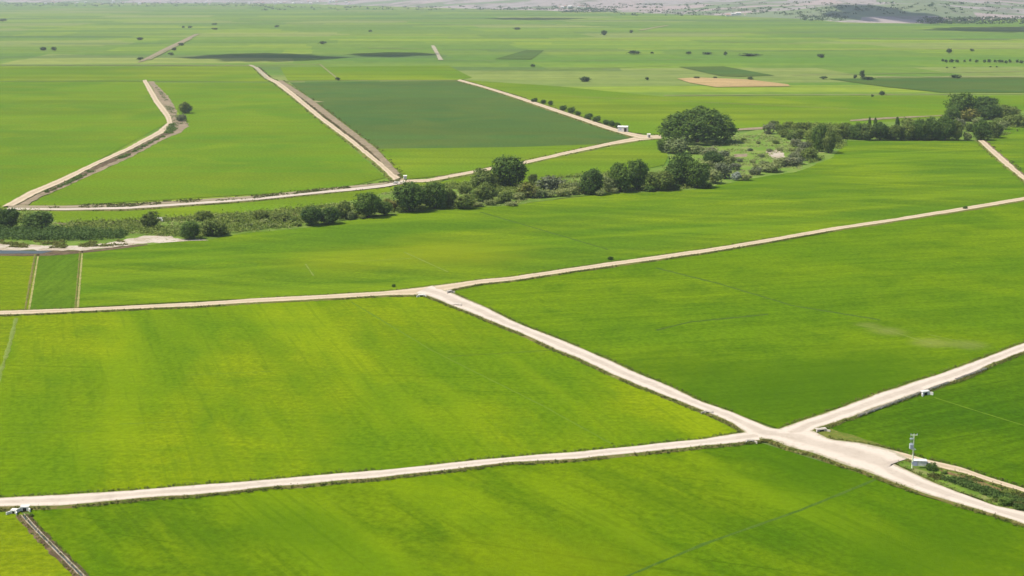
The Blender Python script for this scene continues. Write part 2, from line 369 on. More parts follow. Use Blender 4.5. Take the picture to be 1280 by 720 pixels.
# meadow, scrub belt, sandy channel, water
sheet('meadow', [(818,168),(925,166),(960,160),(1040,156),(1060,172),(1050,186),(1040,197),(1000,214),(940,223),(868,237),(835,236),(838,200)], .03, M['meadow'], step=8, jit=.8)
sheet('scrub_ground', [(-90,262),(60,262),(70,279),(175,276),(235,271),(320,266),(400,258),(440,251),(480,241),(530,233),(600,226),(650,231),(700,222),(740,218),(790,214),(838,208),(870,237),(820,240),(760,242),(700,248),(640,257),(580,261),(520,265),(440,273),(380,285),(300,292),(265,299),(225,301),(150,310),(60,318),(-90,319)], .04, M['scrub'], step=8, jit=.8)
sheet('scrub_ground', [(1040,158),(1190,146),(1200,137),(1420,140),(1420,160),(1262,158),(1240,176),(1062,176)], .04, M['scrub'], step=8, jit=.6)
sheet('sand_bank', [(-90,304),(0,304.5),(50,306.5),(95,307),(135,304),(160,299),(180,295.5),(205,294.5),(232,299.5),(262,300),(235,302),(190,304),(150,308),(100,313),(-90,313)], .10, M['sand'], step=4, jit=1.1)
sheet('dry_earth', [(66,279),(175,275.5),(240,270),(300,266.5),(300,268.5),(240,273),(180,279),(80,282)], .08, M['bank'], step=6, jit=.5)
sheet('stream_bank', [(-90,312.5),(60,313),(110,313),(150,308),(185,305),(185,306.5),(150,311),(110,316),(60,320),(-90,320)], .07, M['ditch'], step=6, jit=.4)
sheet('stream', [(-90,313),(40,313.3),(66,314),(52,317),(0,317.5),(-90,317.5)], .12, M['water'], step=5, jit=.3)
sheet('dry_earth', [(330,271),(400,263),(440,258),(470,252),(475,255),(440,262),(400,267),(335,274)], .08, M['bank'], step=6, jit=.5)
sheet('pale_earth', [(1062,150),(1110,147),(1180,144),(1195,142),(1195,144),(1150,146.5),(1062,152)], .3, M['bank'], step=6, jit=.8)
sheet('pale_earth', [(922,161),(955,159),(958,161.5),(922,163.5)], .3, M['bank'], step=6, jit=.8)
sheet('pale_earth', [(918,193),(934,192),(934,196),(918,197)], .08, M['bank'], step=4, jit=.6)
sheet('pale_earth', [(957,190),(975,186),(982,196),(968,199)], .08, M['sand'], step=4, jit=.9)
# pale ground lines far out
def line(px, wid, z, mat, name='farm_track', jit=.3):
    ridge = .28 if name == 'field_bund' else 0
    P = [G(*p) for p in px]; P, Ln = resample(P, max(2, int(resample(P, 2)[1]/(3 if wid < 4 else 12)))) ; n = len(P); V = []
    for i in range(n):
        d = P[min(n-1, i+1)] - P[max(0, i-1)]; d.normalize(); q = Vector((-d.y, d.x, 0))*wid/2*(1+random.uniform(-jit, jit))
        if ridge: q += Vector((random.uniform(-.15,.15), random.uniform(-.15,.15), 0))
        V += [tuple(P[i]+q+Vector((0,0,z-.06 if ridge else z))), tuple(P[i]+q*.1+Vector((0,0,z+ridge*random.uniform(.6,1.2)))), tuple(P[i]-q+Vector((0,0,z-.06 if ridge else z)))]
    return tag(mesh_obj(name, V, [(3*i+k, 3*i+k+1, 3*i+k+4, 3*i+k+3) for i in range(n-1) for k in (0, 1)], M[mat], smooth=True), kind='structure')
line([(-60,81.5),(150,81.5),(312,82)], 11, .4, 'road2'); line([(312,82),(400,80.5)], 7, .4, 'road3')
line([(350,101.5),(450,101),(575,100)], 5, .2, 'road2')
line([(400,80.5),(424,100)], 3, .25, 'road3')
line([(830,119.5),(1060,118.5),(1420,117)], 6, .4, 'road2'); line([(1095,96.5),(1420,96)], 8, .4, 'road2')
line([(1060,136),(700,120)], 2, .2, 'road3')
line([(800,38),(815,35),(834,32)], 16, .6, 'road2')
line([(541,57),(546,66),(551,75)], 8, .5, 'road'); line([(535,75),(620,76)], 5, .4, 'road3')
line([(990,94),(1420,87)], 5, .4, 'road3')
for x0, y0, x1, y1, wd in ((0,45,230,42,10),(260,53,520,52,9),(560,47,830,50,10),(600,90,840,82,5),(700,76,900,74,6),(900,64,1280,60,8),(1000,47,1280,50,10),(20,100,180,101,3),(460,60,530,61,10),(0,62,160,66,6),(880,52,1010,55,9),(300,24,640,28,16),(850,36,1100,38,14)):
    line([(x0,y0),(x1,y1)], wd, .35, random.choice(['road3','track']))
# wheel tracks and bunds inside the near fields
line([(780,722),(880,680),(1000,638),(1098,598)], 1.0, .05, 'dtrack3', 'field_bund'); line([(850,692),(880,679.5),(1000,637.5),(1096,598)], .22, .08, 'track', 'wheel_track')
line([(1168,497),(1215,512),(1290,535)], .8, .05, 'dtrack2', 'wheel_track')
line([(440,378),(480,402),(540,438),(590,463),(680,508),(765,555)], 0.8, .05, 'dtrack2', 'field_bund')
line([(560,446),(640,441),(705,437)], .7, .05, 'dtrack2', 'field_bund')
line([(20,398),(12,430),(-4,480)], 1.6, .05, 'track', 'field_bund')
line([(48,318),(36,389)], .8, .07, 'path', 'field_path'); line([(103,314),(97,387)], .8, .07, 'path', 'field_path'); line([(44,318),(31,389)], 1.1, .06, 'bundv', 'field_bund'); line([(100,314),(94,387)], .8, .06, 'bundv', 'field_bund')
line([(230,469),(345,464)], .45, .05, 'dtrack2', 'wheel_track'); line([(20,541),(120,539)], .45, .05, 'dtrack2', 'wheel_track'); line([(150,530),(235,527)], .45, .05, 'dtrack2', 'wheel_track')
line([(430,328),(515,323)], .6, .05, 'track', 'wheel_track'); line([(505,315),(560,340)], .7, .05, 'track', 'wheel_track')
line([(382,330),(392,345)], .7, .05, 'track', 'wheel_track'); line([(330,337),(384,336)], .5, .05, 'dtrack2', 'wheel_track')
line([(820,335),(900,355),(990,382),(1100,400)], 1.3, .05, 'dtrack', 'field_bund'); line([(1160,418),(1230,434)], .5, .05, 'track', 'wheel_track')
line([(820,413),(860,403),(960,393)], 1.1, .05, 'dtrack', 'field_bund')
line([(1070,406),(1110,413),(1165,430)], .5, .05, 'track', 'wheel_track')
line([(600,265),(760,312)], 1.0, .05, 'dtrack', 'field_bund')

# ---- roads
road('gravel_road', [(-90,630),(0,624),(80,620),(160,615),(240,609),(320,602.5),(480,589),(640,572.5),(720,566),(800,558),(880,550),(945,540)],
     [(-90,641),(0,635),(80,634),(160,626),(240,621),(320,612.5),(480,598),(640,579.5),(720,575),(800,567.5),(880,559),(950,552)], .45)
road('gravel_road', [(540,358),(562,366),(595,380),(640,402),(680,418),(720,434),(760,451),(800,470),(840,486),(880,505),(916,517),(942,528),(964,537),(990,540),(1017,540),(1036,551),(1080,556),(1115,565),(1135,575),(1112,579),(1135,590),(1172,607),(1210,622),(1247,635),(1280,641),(1420,690)],
     [(518,368),(535,371),(560,381),(600,397),(640,413),(680,431),(720,447.5),(760,466),(800,484),(840,499),(880,515),(920,532),(942,549),(964,551),(986,560),(1013,567),(1044,579),(1080,590),(1115,604),(1160,620),(1210,635),(1247,647),(1280,657),(1420,712)], .47)
road('gravel_road', [(965,541),(980,536.5),(997,530),(1020,522),(1080,500),(1140,480),(1185,466),(1235,447),(1280,430),(1420,378)],
     [(990,556),(1005,549),(1018,538),(1042,530),(1080,516),(1120,502),(1150,492),(1172,484),(1200,474),(1235,458),(1280,440),(1420,388)], .46, vmat=('verge_g', 'verge'))
road('gravel_road', [(-90,393),(0,389.5),(80,387),(160,383.5),(240,379.5),(320,374),(400,370),(480,365.5),(520,361),(560,356),(600,350.5),(640,347),(720,335),(800,323.5),(880,312.5),(960,299.5),(1040,285),(1120,273.5),(1200,260.5),(1280,247),(1420,222)],
     [(-90,398),(0,394.5),(80,391.5),(160,387.5),(240,384),(320,379),(400,375),(480,370.5),(520,370),(560,364),(600,356),(640,351.5),(720,339.5),(800,328.5),(880,317),(960,303.5),(1040,289),(1120,277),(1200,264.5),(1280,251),(1420,226)], .44, mat='road2', verge=1.8, vmat=('verge', 'verge'))
road('farm_road', [(1080,556),(1115,564),(1135,569),(1167,578),(1200,585.5),(1240,599.5),(1280,612),(1420,655)],
     [(1075,566),(1105,571),(1132,575),(1157,582),(1172,585),(1200,591),(1240,605),(1280,617),(1420,661)], .42, mat='road2', verge=1.2)
M['rusty_'] = M['rusty']
road('farm_road', [(1229,175),(1260,202),(1280,220),(1330,265),(1420,345)], [(1222,176),(1252,204),(1280,226),(1325,269),(1410,348)], .4, mat='road2', verge=2.0, vmat=('rusty_', 'verge_g'))
# canal road across the left and middle
road('canal_bank', [(10,257),(80,257.5),(160,255),(240,250),(320,245),(400,236.5),(440,232.5),(480,228.5),(505,223)],
     [(10,263),(80,264),(160,262.5),(240,257),(320,251),(400,243),(440,239),(480,234.5),(505,230)], .3, mat='road3', verge=1.5)
road('dirt_road', [(10,260.5),(80,261.5),(160,259.5),(240,254),(320,248.3),(400,240),(440,236),(480,231.5),(505,226)],
     [(8,263),(80,263.5),(160,262),(240,256.5),(320,250.8),(400,242.5),(440,239),(480,234.5),(508,229.5)], .5, mat='road', verge=0)
road('dirt_road', [(500,225.5),(535,224.5),(585,215),(660,201),(715,188.5),(765,178),(800,170.5),(826,169)],
     [(500,229),(535,228),(585,218.5),(660,204.5),(715,192),(765,181.5),(800,176),(828,173.5)], .4, mat='road2', verge=3.0, vmat=('bank', 'verge_g'))
road('dirt_road', [(575,99.6),(607,108.5),(640,118.5),(665,126.5),(695,136.5),(722,145.5),(752,155.5),(780,164.5),(805,169.5),(828,170)],
     [(571,101),(607,110.8),(640,121.5),(665,130),(695,140.5),(722,149.5),(752,160),(780,168.5),(800,174),(826,174)], .5, mat='road2', verge=3.5, vmat=('ditch', 'verge'))
M['bank_'] = M['bank']
road('dirt_road', [(322,84),(337,97),(352,104),(373,121),(404,147),(444,177),(484,210),(500,223)],
     [(318,85),(331,98),(343,104),(366,122),(396,147),(436,177),(476,210),(492,226)], .45, mat='road2', verge=2.0, vmat=('ditch', 'verge_g'))
road('canal_bank', [(352,100.5),(390,125),(425,152),(471,187),(500,218)],
     [(347,101.5),(382,126),(417,153),(462,188),(494,220)], .5, mat='bank', verge=2.0, vmat=('verge_g', 'ditch'))
line([(380,125.5),(401,128)], 9, .4, 'road2')
line([(312,81.5),(320,85),(334,98.5)], 6, .7, 'road')
# left winding road with its ditch
road('dirt_road', [(183,100),(199,126),(213,144),(216.5,155),(204,167),(163,188),(122,206.5),(83,227),(44,244),(18,258)],
     [(178,101),(192,128),(206,146),(209,154),(197,164.5),(158,185.5),(118,203.5),(77,223),(36,240),(2,259)], .5, mat='road2', verge=0)
sheet('ditch_bank', [(186,101.5),(192,102),(210,120),(222,140),(219,152),(213,153),(211,144),(197,124)], .15, M['bank'], step=8, jit=1.2)
sheet('ditch_bank', [(216,150),(232,150),(236,158),(225,166),(205,174),(165,196),(125,214),(85,232),(50,247),(30,258),(18,258),(44,244),(83,227),(122,206.5),(163,188),(204,167)], .12, M['bank'], step=8, jit=1.0)
sheet('ditch', [(214,158),(222,160),(214,167),(200,172),(165,192),(125,210),(86,229),(62,240),(62,237),(84,227.3),(122,207.5),(163,189),(204,168)], .2, M['ditch'], step=6, jit=.9)
# far track
road('far_track', [(180,76.4),(213,60.2),(250,42.3)], [(172,78),(205,61),(243,43)], .5, mat='road3', verge=3, vmat=('bank', 'bank'))
line([(186,75),(216,60),(240,48)], 5, .8, 'road2')
# weedy island between the two near roads on the right
sheet('weedy_bank', [(1108,574),(1132,577),(1158,584),(1200,592),(1240,606),(1280,618),(1420,662),(1420,690),(1280,640),(1247,633),(1210,620),(1172,605),(1135,588)], .30, M['scrub'], step=3, jit=.3)
sheet('dry_margin', [(1170,588),(1200,593.5),(1240,608),(1280,621),(1420,666),(1420,674),(1280,628),(1240,613),(1200,599)], .34, M['rusty2'], step=2, jit=.35)
sheet('bare_corner', [(1018,541),(1040,537),(1060,543),(1090,552),(1118,563),(1112,567),(1080,557),(1036,552)], .16, M['verge_g'], step=2, jit=.3)

# ------------------------------------------------------------ far rising ground and hills
def foot(x):
    px = [(-3000,1),(0,2),(380,4),(600,10),(800,15),(900,18),(1000,22),(1060,26.5),(1160,28),(1210,24),(1280,22),(4000,14)]
    for (a, ya), (e, ye) in zip(px, px[1:]):
        if a <= x <= e: return ya + (ye-ya)*(x-a)/(e-a)
    return 14
def vnoise(x, y, s):
    x, y = x/s, y/s; xi, yi = math.floor(x), math.floor(y); fx, fy = x-xi, y-yi
    fx = fx*fx*(3-2*fx); fy = fy*fy*(3-2*fy)
    h = lambda a, c: (math.sin(a*127.1+c*311.7)*43758.5453) % 1
    return (h(xi,yi)*(1-fx)+h(xi+1,yi)*fx)*(1-fy)+(h(xi,yi+1)*(1-fx)+h(xi+1,yi+1)*fx)*fy
def hill_z(X, Y):
    px = 640 + X/Y*F*1.02
    D0 = CAM_H*F/(foot(px)-HOR)
    u = Y - D0
    if u < 0: return -2.0 - min(30, -u*.02)
    r = min(1, u/6500)
    z = 16*(1-math.exp(-u/700)) + 150*r**1.5 + vnoise(X, Y, 1700)*150*r + (vnoise(X+900, Y, 620)-.3)*42*min(1, u/900) + (vnoise(X, Y+300, 210)-.5)*12*min(1, u/600)
    return -2.0 + z
def hit(x, y):
    """where the sight line through pixel x, y meets the plain or the hills"""
    dx = (x - 640) / F; dy = (360 - y) / F; d = Vector((dx, cp + dy * sp_, -sp_ + dy * cp)); t_ = 1200.0
    while t_ < 20000:
        p = Vector((0, 0, CAM_H)) + d*t_
        if p.z <= max(-.3, hill_z(p.x, p.y)): break
        t_ += 6
    return p
m, t, b, N, L = newmat('dry_hills')
v = N.new('ShaderNodeTexVoronoi'); v.distance = 'CHEBYCHEV'; L.new(pos(t, .25, (1/520, 1/300, 0)), v.inputs['Vector']); v.inputs['Scale'].default_value = 1
s = N.new('ShaderNodeSeparateColor'); L.new(v.outputs['Color'], s.inputs[0])
c = mix(t, s.outputs[0], (.30,.235,.205), (.26,.23,.205))
c = mix(t, ramp(t, s.outputs[1], .62, .66), c, (.13,.17,.07))
c = mix(t, mul(t, ramp(t, noise(t, pos(t), .004, 5, .65, .5), .50, .62), .8), c, (.12,.13,.07))
c = mix(t, mul(t, ramp(t, noise(t, pos(t), .02, 5, .7), .55, .65), .5), c, (.07,.09,.045))
L.new(c, b.inputs['Base Color']); b.inputs['Roughness'].default_value = .95
M['hills'] = m
nx, ny = 190, 120; V = []
for j in range(ny):
    Y = 4700 * (19500/4700)**(j/(ny-1))
    for i in range(nx):
        X = (-.62 + 1.24*i/(nx-1)) * Y * 1.0
        V.append((X, Y, hill_z(X, Y)))
Fc = [(j*nx+i, j*nx+i+1, (j+1)*nx+i+1, (j+1)*nx+i) for j in range(ny-1) for i in range(nx-1)]
tag(mesh_obj('hills', V, Fc, M['hills'], smooth=True), kind='structure')

# ------------------------------------------------------------ foliage
def leaves(P, Nrm, size, jitter=.8, asp=.7):
    """quads at points P facing mostly along Nrm"""
    n = len(P); N_ = Nrm + rng.normal(0, jitter, (n, 3)); N_ /= np.linalg.norm(N_, axis=1)[:, None] + 1e-9
    R = rng.normal(0, 1, (n, 3)); U = np.cross(N_, R); U /= np.linalg.norm(U, axis=1)[:, None] + 1e-9; W = np.cross(N_, U)
    s = size * rng.uniform(.6, 1.4, n)[:, None]
    U = U*s; W = W*s*asp
    V = np.stack([P-U-W*.4, P-U*.1-W, P+U-W*.2, P+U*.2+W], 1).reshape(-1, 3)
    idx = np.arange(n*4).reshape(n, 4)
    return V, idx
def mesh_np(name, V, Q, mat):
    me = bpy.data.meshes.new(name); n = len(Q); me.vertices.add(len(V)); me.vertices.foreach_set('co', V.astype(np.float32).ravel())
    me.loops.add(n*4); me.loops.foreach_set('vertex_index', Q.astype(np.int32).ravel())
    me.polygons.add(n); me.polygons.foreach_set('loop_start', np.arange(0, n*4, 4, dtype=np.int32))
    me.update(calc_edges=True); me.validate(); me.materials.append(mat); return me
def crown(lobes, ncl, per, leaf, mat, name='crown', z0=.03, spread=.05):
    """lobes: (cx,cy,cz,rx,ry,rz); leaf clusters over the lobes' shells, uneven with gaps"""
    Ps = []; Ns = []
    L_ = np.array(lobes); area = (L_[:, 3]*L_[:, 5]); pr = area/area.sum()
    while sum(len(p) for p in Ps) < ncl*per:
        l = L_[rng.choice(len(L_), p=pr)]
        d = rng.normal(0, 1, 3); d /= np.linalg.norm(d)
        r = rng.uniform(.80, 1.02) if rng.random() < .85 else rng.uniform(.35, .8)
        c = l[:3] + d*l[3:]*r
        if c[2] < z0: continue
        ins = (((c - L_[:, :3])/L_[:, 3:])**2).sum(1)
        if (ins < .45).any() and rng.random() < .85: continue
        k = max(3, int(per*rng.uniform(.5, 1.5)))
        sc = spread*rng.uniform(.6, 1.3)
        q = rng.normal(0, sc, (k, 3))*[1, 1, .75]
        nrm = q/(np.linalg.norm(q, axis=1)[:, None]+1e-6)*.7 + d*.8 + [0, 0, .35]
        Ps.append(c+q); Ns.append(nrm)
    P = np.concatenate(Ps); Nn = np.concatenate(Ns); P[:, 2] = np.maximum(P[:, 2], z0*.5)
    V, Q = leaves(P, Nn, leaf); return mesh_np(name, V, Q, mat)
def trunk_mesh(r=.035, top=.55, nl=5, seed=0):
    rd = random.Random(seed); b = MB(); b.tube((0,0,-.02), (.01,0,.22), r*1.3, r*.9, 8, False); b.tube((.01,0,.22), (-.01,.01,top), r*.9, r*.35, 8, False)
    for k in range(nl):
        a = 2*math.pi*k/nl + rd.random(); z = .18+.25*rd.random()
        b.tube((0,0,z), (math.cos(a)*.3, math.sin(a)*.3, z+.28), r*.5, r*.15, 6, False)
    me = bpy.data.meshes.new('trunk'); me.from_pydata(b.v, [], b.f); me.update(); me.materials.append(M['bark']); return me
def rand_lobes(k, seed, shape='round'):
    rd = random.Random(seed); out = []
    if shape == 'round': out.append((rd.uniform(-.04,.04),0,.50,.39,.39,.42))
    if shape == 'tall': out.append((0,0,.52,.30,.30,.46))
    if shape == 'wide': out.append((0,0,.42,.42,.42,.38))
    for i in range(k):
        a = 2*math.pi*(i+rd.random()*.7)/k; R = rd.uniform(.16, .26); z = rd.uniform(.28, .72)
        rr = rd.uniform(.15, .24); R *= 1.05; out.append((math.cos(a)*R, math.sin(a)*R, z, rr, rr, rr*rd.uniform(.8, 1.3)))
    return out
CR = {}
for i in range(4): CR['D', i] = [crown(rand_lobes(8, 10+i), 300, 16, .030, M['leafD'], spread=.056), trunk_mesh(seed=i)]
for i in range(4): CR['O', i] = [crown(rand_lobes(8, 30+i, 'wide'), 230, 14, .036, M['leafO'], spread=.055), trunk_mesh(.03, seed=i)]
for i in range(2): CR['T', i] = [crown(rand_lobes(6, 50+i, 'tall'), 240, 14, .034, M['leafD'], spread=.05), trunk_mesh(.03, seed=i)]
for k, mt in (('P','leafP'),('G','leafG'),('Y','leafY'),('B','leafO'),('K','leafD')):
    for i in range(3): CR[k, i] = [crown(rand_lobes(6, 70+i, 'wide'), 110, 11, .052, M[mt], spread=.075), None]
CR['W', 0] = [crown(rand_lobes(6, 99, 'wide'), 110, 11, .05, M['leafW'], spread=.075), None]
for i in range(4): CR['F', i] = [crown(rand_lobes(5, 90+i, 'wide'), 45, 9, .085, M['leafF'], spread=.09), trunk_mesh(.04, nl=3, seed=i)]
for i in range(4): CR['S', i] = [crown(rand_lobes(4, 190+i, 'wide'), 26, 8, .11, M['leafF'], spread=.10), None]
# the broad dome by the track junction: one dense crown of many lobes
rd = random.Random(5); lb = [(0,0,.44,.40,.40,.44)]
for i in range(26):
    a = rd.uniform(0, 2*math.pi); R = math.sqrt(rd.random())*.38; z = .14 + .62*math.sqrt(max(0, 1-(R/.47)**2))*rd.uniform(.85, 1.0)
    rr = rd.uniform(.085, .12); lb.append((math.cos(a)*R, math.sin(a)*R, min(z, .80), rr, rr, rr*1.7))
for i in range(16):
    a = 2*math.pi*i/16; lb.append((math.cos(a)*.38, math.sin(a)*.38, rd.uniform(.12,.42), .11, .11, .17))
CR['BIG', 0] = [crown(lb, 1500, 13, .0145, M['leafD'], spread=.020), trunk_mesh(.02, seed=9)]
NAME = {'D':'broadleaf_tree','O':'leafy_tree','T':'tall_tree','BIG':'broad_tree','F':'field_tree','S':'field_bush','P':'shrub','G':'shrub','Y':'shrub','B':'shrub','K':'shrub','W':'shrub'}
used = {}
def plant(kind, x, y, wpx, hpx, label, group=None, name=None, cat=None, thick=1.0):
    """x, y: where it stands on the ground; wpx, hpx: its width and height there"""
    p = G(x, y); m_ = mpp(y); i = random.choice([k[1] for k in CR if k[0] == kind])
    cm, tm = CR[kind, i]; W = wpx*m_; H_ = hpx*m_
    nm = name or NAME[kind]; cat = cat or ('tree' if kind in ('D','O','T','BIG','F') else 'shrub')
    depth = W*thick
    loc = (p.x, p.y + depth*.30, 0)
    if tm:
        r = empty(nm, loc, 0); r.scale = (W, depth, H_)
        rz = random.uniform(0, 6.28) if kind != 'BIG' else 0
        for n_, me in (('crown', cm), ('trunk', tm)):
            o = bpy.data.objects.new(n_, me); COL.objects.link(o); o.parent = r; o.rotation_euler = (0, 0, rz)
    else:
        r = bpy.data.objects.new(nm, cm); COL.objects.link(r); r.location = loc; r.rotation_euler = (0, 0, random.uniform(0, 6.28)); r.scale = (W, depth, H_)
    tag(r, label, cat, group); return r

G1 = 'trees of the green belt along the stream'
plant('BIG', 875, 181, 101, 49, 'very broad dark dome-shaped tree behind the track junction, largest crown in view', G1)
T = [
 ('D',8,287,30,27,'dark round tree at the left edge above the sandy bank'),
 ('D',44,288,42,23,'dark low spreading tree second from the left edge above the reed strip'),
 ('O',185,286,26,22,'lone grey-green round tree in the scrub between the reed strip and the dark bush pair'),
 ('D',236,300,28,24,'very dark bush-like tree at the right tip of the sandy bank'),
 ('O',264,296,36,23,'mid-green wide tree touching the very dark one at the right tip of the sandy bank'),
 ('O',253,277,24,15,'small dull green tree just behind the pair at the tip of the sandy bank'),
 ('O',325,277,24,16,'small olive tree in the scrub right of the sandy bank, left of its low neighbour'),
 ('O',350,278,32,12,'low spreading olive tree right of a small olive tree in the scrub'),
 ('D',388,283,30,26,'dark tree, left one of a low dark pair below the canal road'),
 ('D',410,281,30,22,'dark tree, right one of a low dark pair below the canal road'),
 ('O',428,274,22,25,'slim olive tree standing right of the low dark pair'),
 ('D',459,273,37,33,'dark dense tree left of the yellowish bush below the canal road'),
 ('D',480,270,20,19,'small dark tree clinging to the right side of the dense tree'),
 ('D',511,266,46,40,'large dark round tree just below the canal and field road corner'),
 ('D',543,262,36,36,'large dark tree, right half of the joined pair below the road corner'),
 ('O',563,259,20,26,'narrow olive tree leaning on the right of the large joined pair'),
 ('O',580,262,28,19,'low olive tree at the field edge right of the large joined pair'),
 ('O',603,238,36,29,'rounded mid-green tree standing left of the tall dark round crown'),
 ('O',580,243,20,13,'small olive tree behind the low olive tree of the belt'),
 ('O',605,253,32,27,'olive tree in front of the rounded mid-green tree'),
 ('D',637,235,46,42,'tall dark tree with a perfectly round crown rising above the belt'),
 ('O',622,232,18,15,'small olive tree tucked under the left of the perfectly round crown'),
 ('O',632,254,22,16,'low olive tree in front of the perfectly round crown'),
 ('O',666,229,13,13,'small olive tree just right of the perfectly round crown'),
 ('D',740,244,33,34,'dark oval tree standing alone left of the large tree with two tops'),
 ('D',776,241,32,38,'dark tree, left half of the crown with two tops'),
 ('D',797,239,32,41,'dark tree, right half of the crown with two tops'),
 ('O',826,239,34,27,'brownish olive tree between the two-topped crown and a large dark tree'),
 ('D',852,234,42,44,'large dark tree in front of the broad dome, left part'),
 ('D',872,236,34,36,'large dark tree in front of the broad dome, right part'),
 ('D',828,191,15,17,'small very dark tree at the right end of the track junction'),
 ('D',893,209,29,20,'dark brownish low tree right below the broad dome'),
 ('D',1025,190,20,36,'dark upright tree, left of two at the bend of the belt'),
 ('O',1037,192,18,34,'dark upright tree, right of two at the bend of the belt'),
 ('O',1012,201,24,17,'low olive tree at the foot of the two upright trees at the bend'),
 ('O',1053,174,26,21,'leafy green tree at the left end of the straight row on the right'),
 ('D',1072,175,23,22,'dark tree second in the straight row on the right'),
 ('O',1086,176,22,24,'olive tree third in the straight row, below two thin spires'),
 ('D',1102,176,24,24,'dark tree fourth in the straight row on the right'),
 ('O',1120,176,26,22,'olive tree in the middle of the straight row on the right'),
 ('O',1135,176,20,25,'green tree right of the middle one in the straight row'),
 ('D',1150,176,24,28,'dark tree fourth from the right end of the straight row'),
 ('D',1167,176,26,30,'dark tree third from the right end of the straight row'),
 ('D',1184,176,26,32,'tall dark tree second from the right end of the straight row'),
 ('O',1197,176,16,29,'narrow olive tree at the right end of the straight row'),
 ('D',1205,151,40,36,'highest dark tree of the far right cluster'),
 ('D',1236,143,34,23,'dark tree right of the highest one in the far right cluster'),
 ('D',1240,150,32,20,'bluish dark low tree in the middle of the far right cluster'),
 ('O',1262,148,36,17,'dull green tree at the right side of the far right cluster'),
 ('D',1192,155,24,22,'dark tree at the left foot of the far right cluster'),
 ('D',1228,176,24,27,'dark tree standing at the far end of the pale track on the right'),
 ('O',1245,173,22,23,'mid-green tree right of the far end of the pale track'),
 ('O',1272,158,32,16,'green tree at the right edge of the photo above the small field'),
 ('O',1310,158,34,20,'green tree just beyond the right edge of the photo'),
 ('O',231,142,19,16,'lone dark tree beside the bend of the winding left track'),
]
for k, x, y, w_, h_, lab in T: plant(k, x, y, w_, h_, lab, G1 if x != 231 else None)
for x, lab in ((1087,'thin dark spire tree, left of two close together behind the row'),(1094,'thin dark spire tree, right of two close together behind the row'),(1122,'thicker dark spire-shaped tree behind the middle of the straight row')):
    plant('T', x, 164, 5 if x < 1100 else 7, 18, lab, 'spire trees behind the straight row', thick=1)
for k, x, y, w_, h_, lab in [
 ('Y',488,264,20,16,'yellowish bush between the dense dark tree and the large round tree'),
 ('Y',660,248,28,21,'yellowish pale bush right of the perfectly round crown'),
 ('G',690,239,40,20,'wide greyish bush between the perfectly round crown and the dark oval tree'),
 ('P',762,241,20,22,'pale bush filling the gap right of the dark oval tree'),
 ('P',847,193,32,23,'pale green bush in front of the left of the broad dome'),
 ('G',905,224,24,22,'greyish pale bush right of the large dark tree below the dome'),
 ('W',921,226,13,12,'silvery white bush at the field edge below the meadow'),
 ('P',893,230,24,20,'pale bush at the right foot of the large dark tree below the dome'),
 ('G',962,168,18,15,'grey-brown bush at the upper left start of the diagonal thicket'),
 ('G',226,152,14,10,'greyish bush on the inside of the winding track bend'),
 ('Y',1212,152,30,19,'yellowish bush in front of the highest tree of the far right cluster'),
 ('B',1137,160,20,13,'small green bush behind the middle of the straight row'),
 ('P',438,275,10,12,'small pale bush right of the slim olive tree'),
 ('K',763,325,8,5,'small dark bush at the far edge of the long pale road'),
 ('K',492,359,5,4,'tiny dark tuft above the long pale road, left of the fork'),
 ('K',1207,262,6,5,'tiny reddish dark bush on the long pale road near the right edge'),
 ('K',1181,594,9,5,'small dark bush in the weedy strip behind the concrete box'),
 ('K',1166,590,15,11,'dark bush next to the white box below the pole'),
 ('K',1258,634,20,12,'dark bush in the weedy strip close to the right edge'),
 ('K',1276,640,16,11,'dark bush in the weedy strip at the right edge itself'),
 ('B',1262,622,18,10,'greyish green bush behind the dark ones in the weedy strip'),
 ('K',39,646,6,4,'tiny dark bush beside the concrete culvert at the lower left'),
 ('K',58,241,7,4,'small dark bush in the ditch of the winding left track'),
 ]: plant(k, x, y, w_, h_, lab)
ORD = ['first','second','third','fourth','fifth','sixth','seventh','eighth','ninth','tenth','eleventh','twelfth','thirteenth','fourteenth','fifteenth','sixteenth','seventeenth']
def shrubs(spots, kinds, label, group):
    spots = sorted(spots)
    for k, (x, y, w_, h_) in enumerate(spots):
        plant(random.choice(kinds), x, y, w_, h_, ORD[k] + ' from the left of ' + label, group)
rr_ = random.Random(3)
shrubs([(612,257,16,8),(648,250,18,10),(672,248,20,12),(686,247,18,10),(703,246,20,12),(716,244,18,12),(728,243,14,9),(640,258,16,6),(598,259,16,7),(706,240,16,13),(720,238,16,11),(655,240,16,12)], 'PPY', 'the low pale bushes right of the round crown', 'pale bushes in front of the round crown')
shrubs([(rr_.uniform(968,1016), 0, 0, 0) for _ in range(0)] + [(975,165,15,11),(986,162,16,12),(997,164,16,12),(1008,164,16,13),(980,172,15,11),(991,175,16,12),(1002,174,16,13),(1013,176,16,14),(996,184,16,12),(1006,188,16,13),(1015,186,14,13),(1002,195,16,12),(992,199,14,9),(1040,170,15,14),(1046,180,12,12),(968,158,14,8)], 'BGGB', 'the grey-green bushes in the dense diagonal thicket', 'bushes of the diagonal thicket')
shrubs([(985,208,28,12),(965,216,30,13),(945,219,18,11),(932,226,16,9),(974,209,20,12),(998,206,18,11),(955,208,14,8),(1002,200,16,10)], 'PGG', 'the pale low bushes lining the field below the meadow', 'pale bushes below the meadow')
shrubs([(870,193,22,12),(888,196,22,13),(905,199,20,12),(912,206,18,12),(920,213,16,10),(900,214,18,13),(882,214,20,14)], 'PPG', 'the pale bushes just below the broad dome-shaped tree', 'pale bushes below the broad dome')
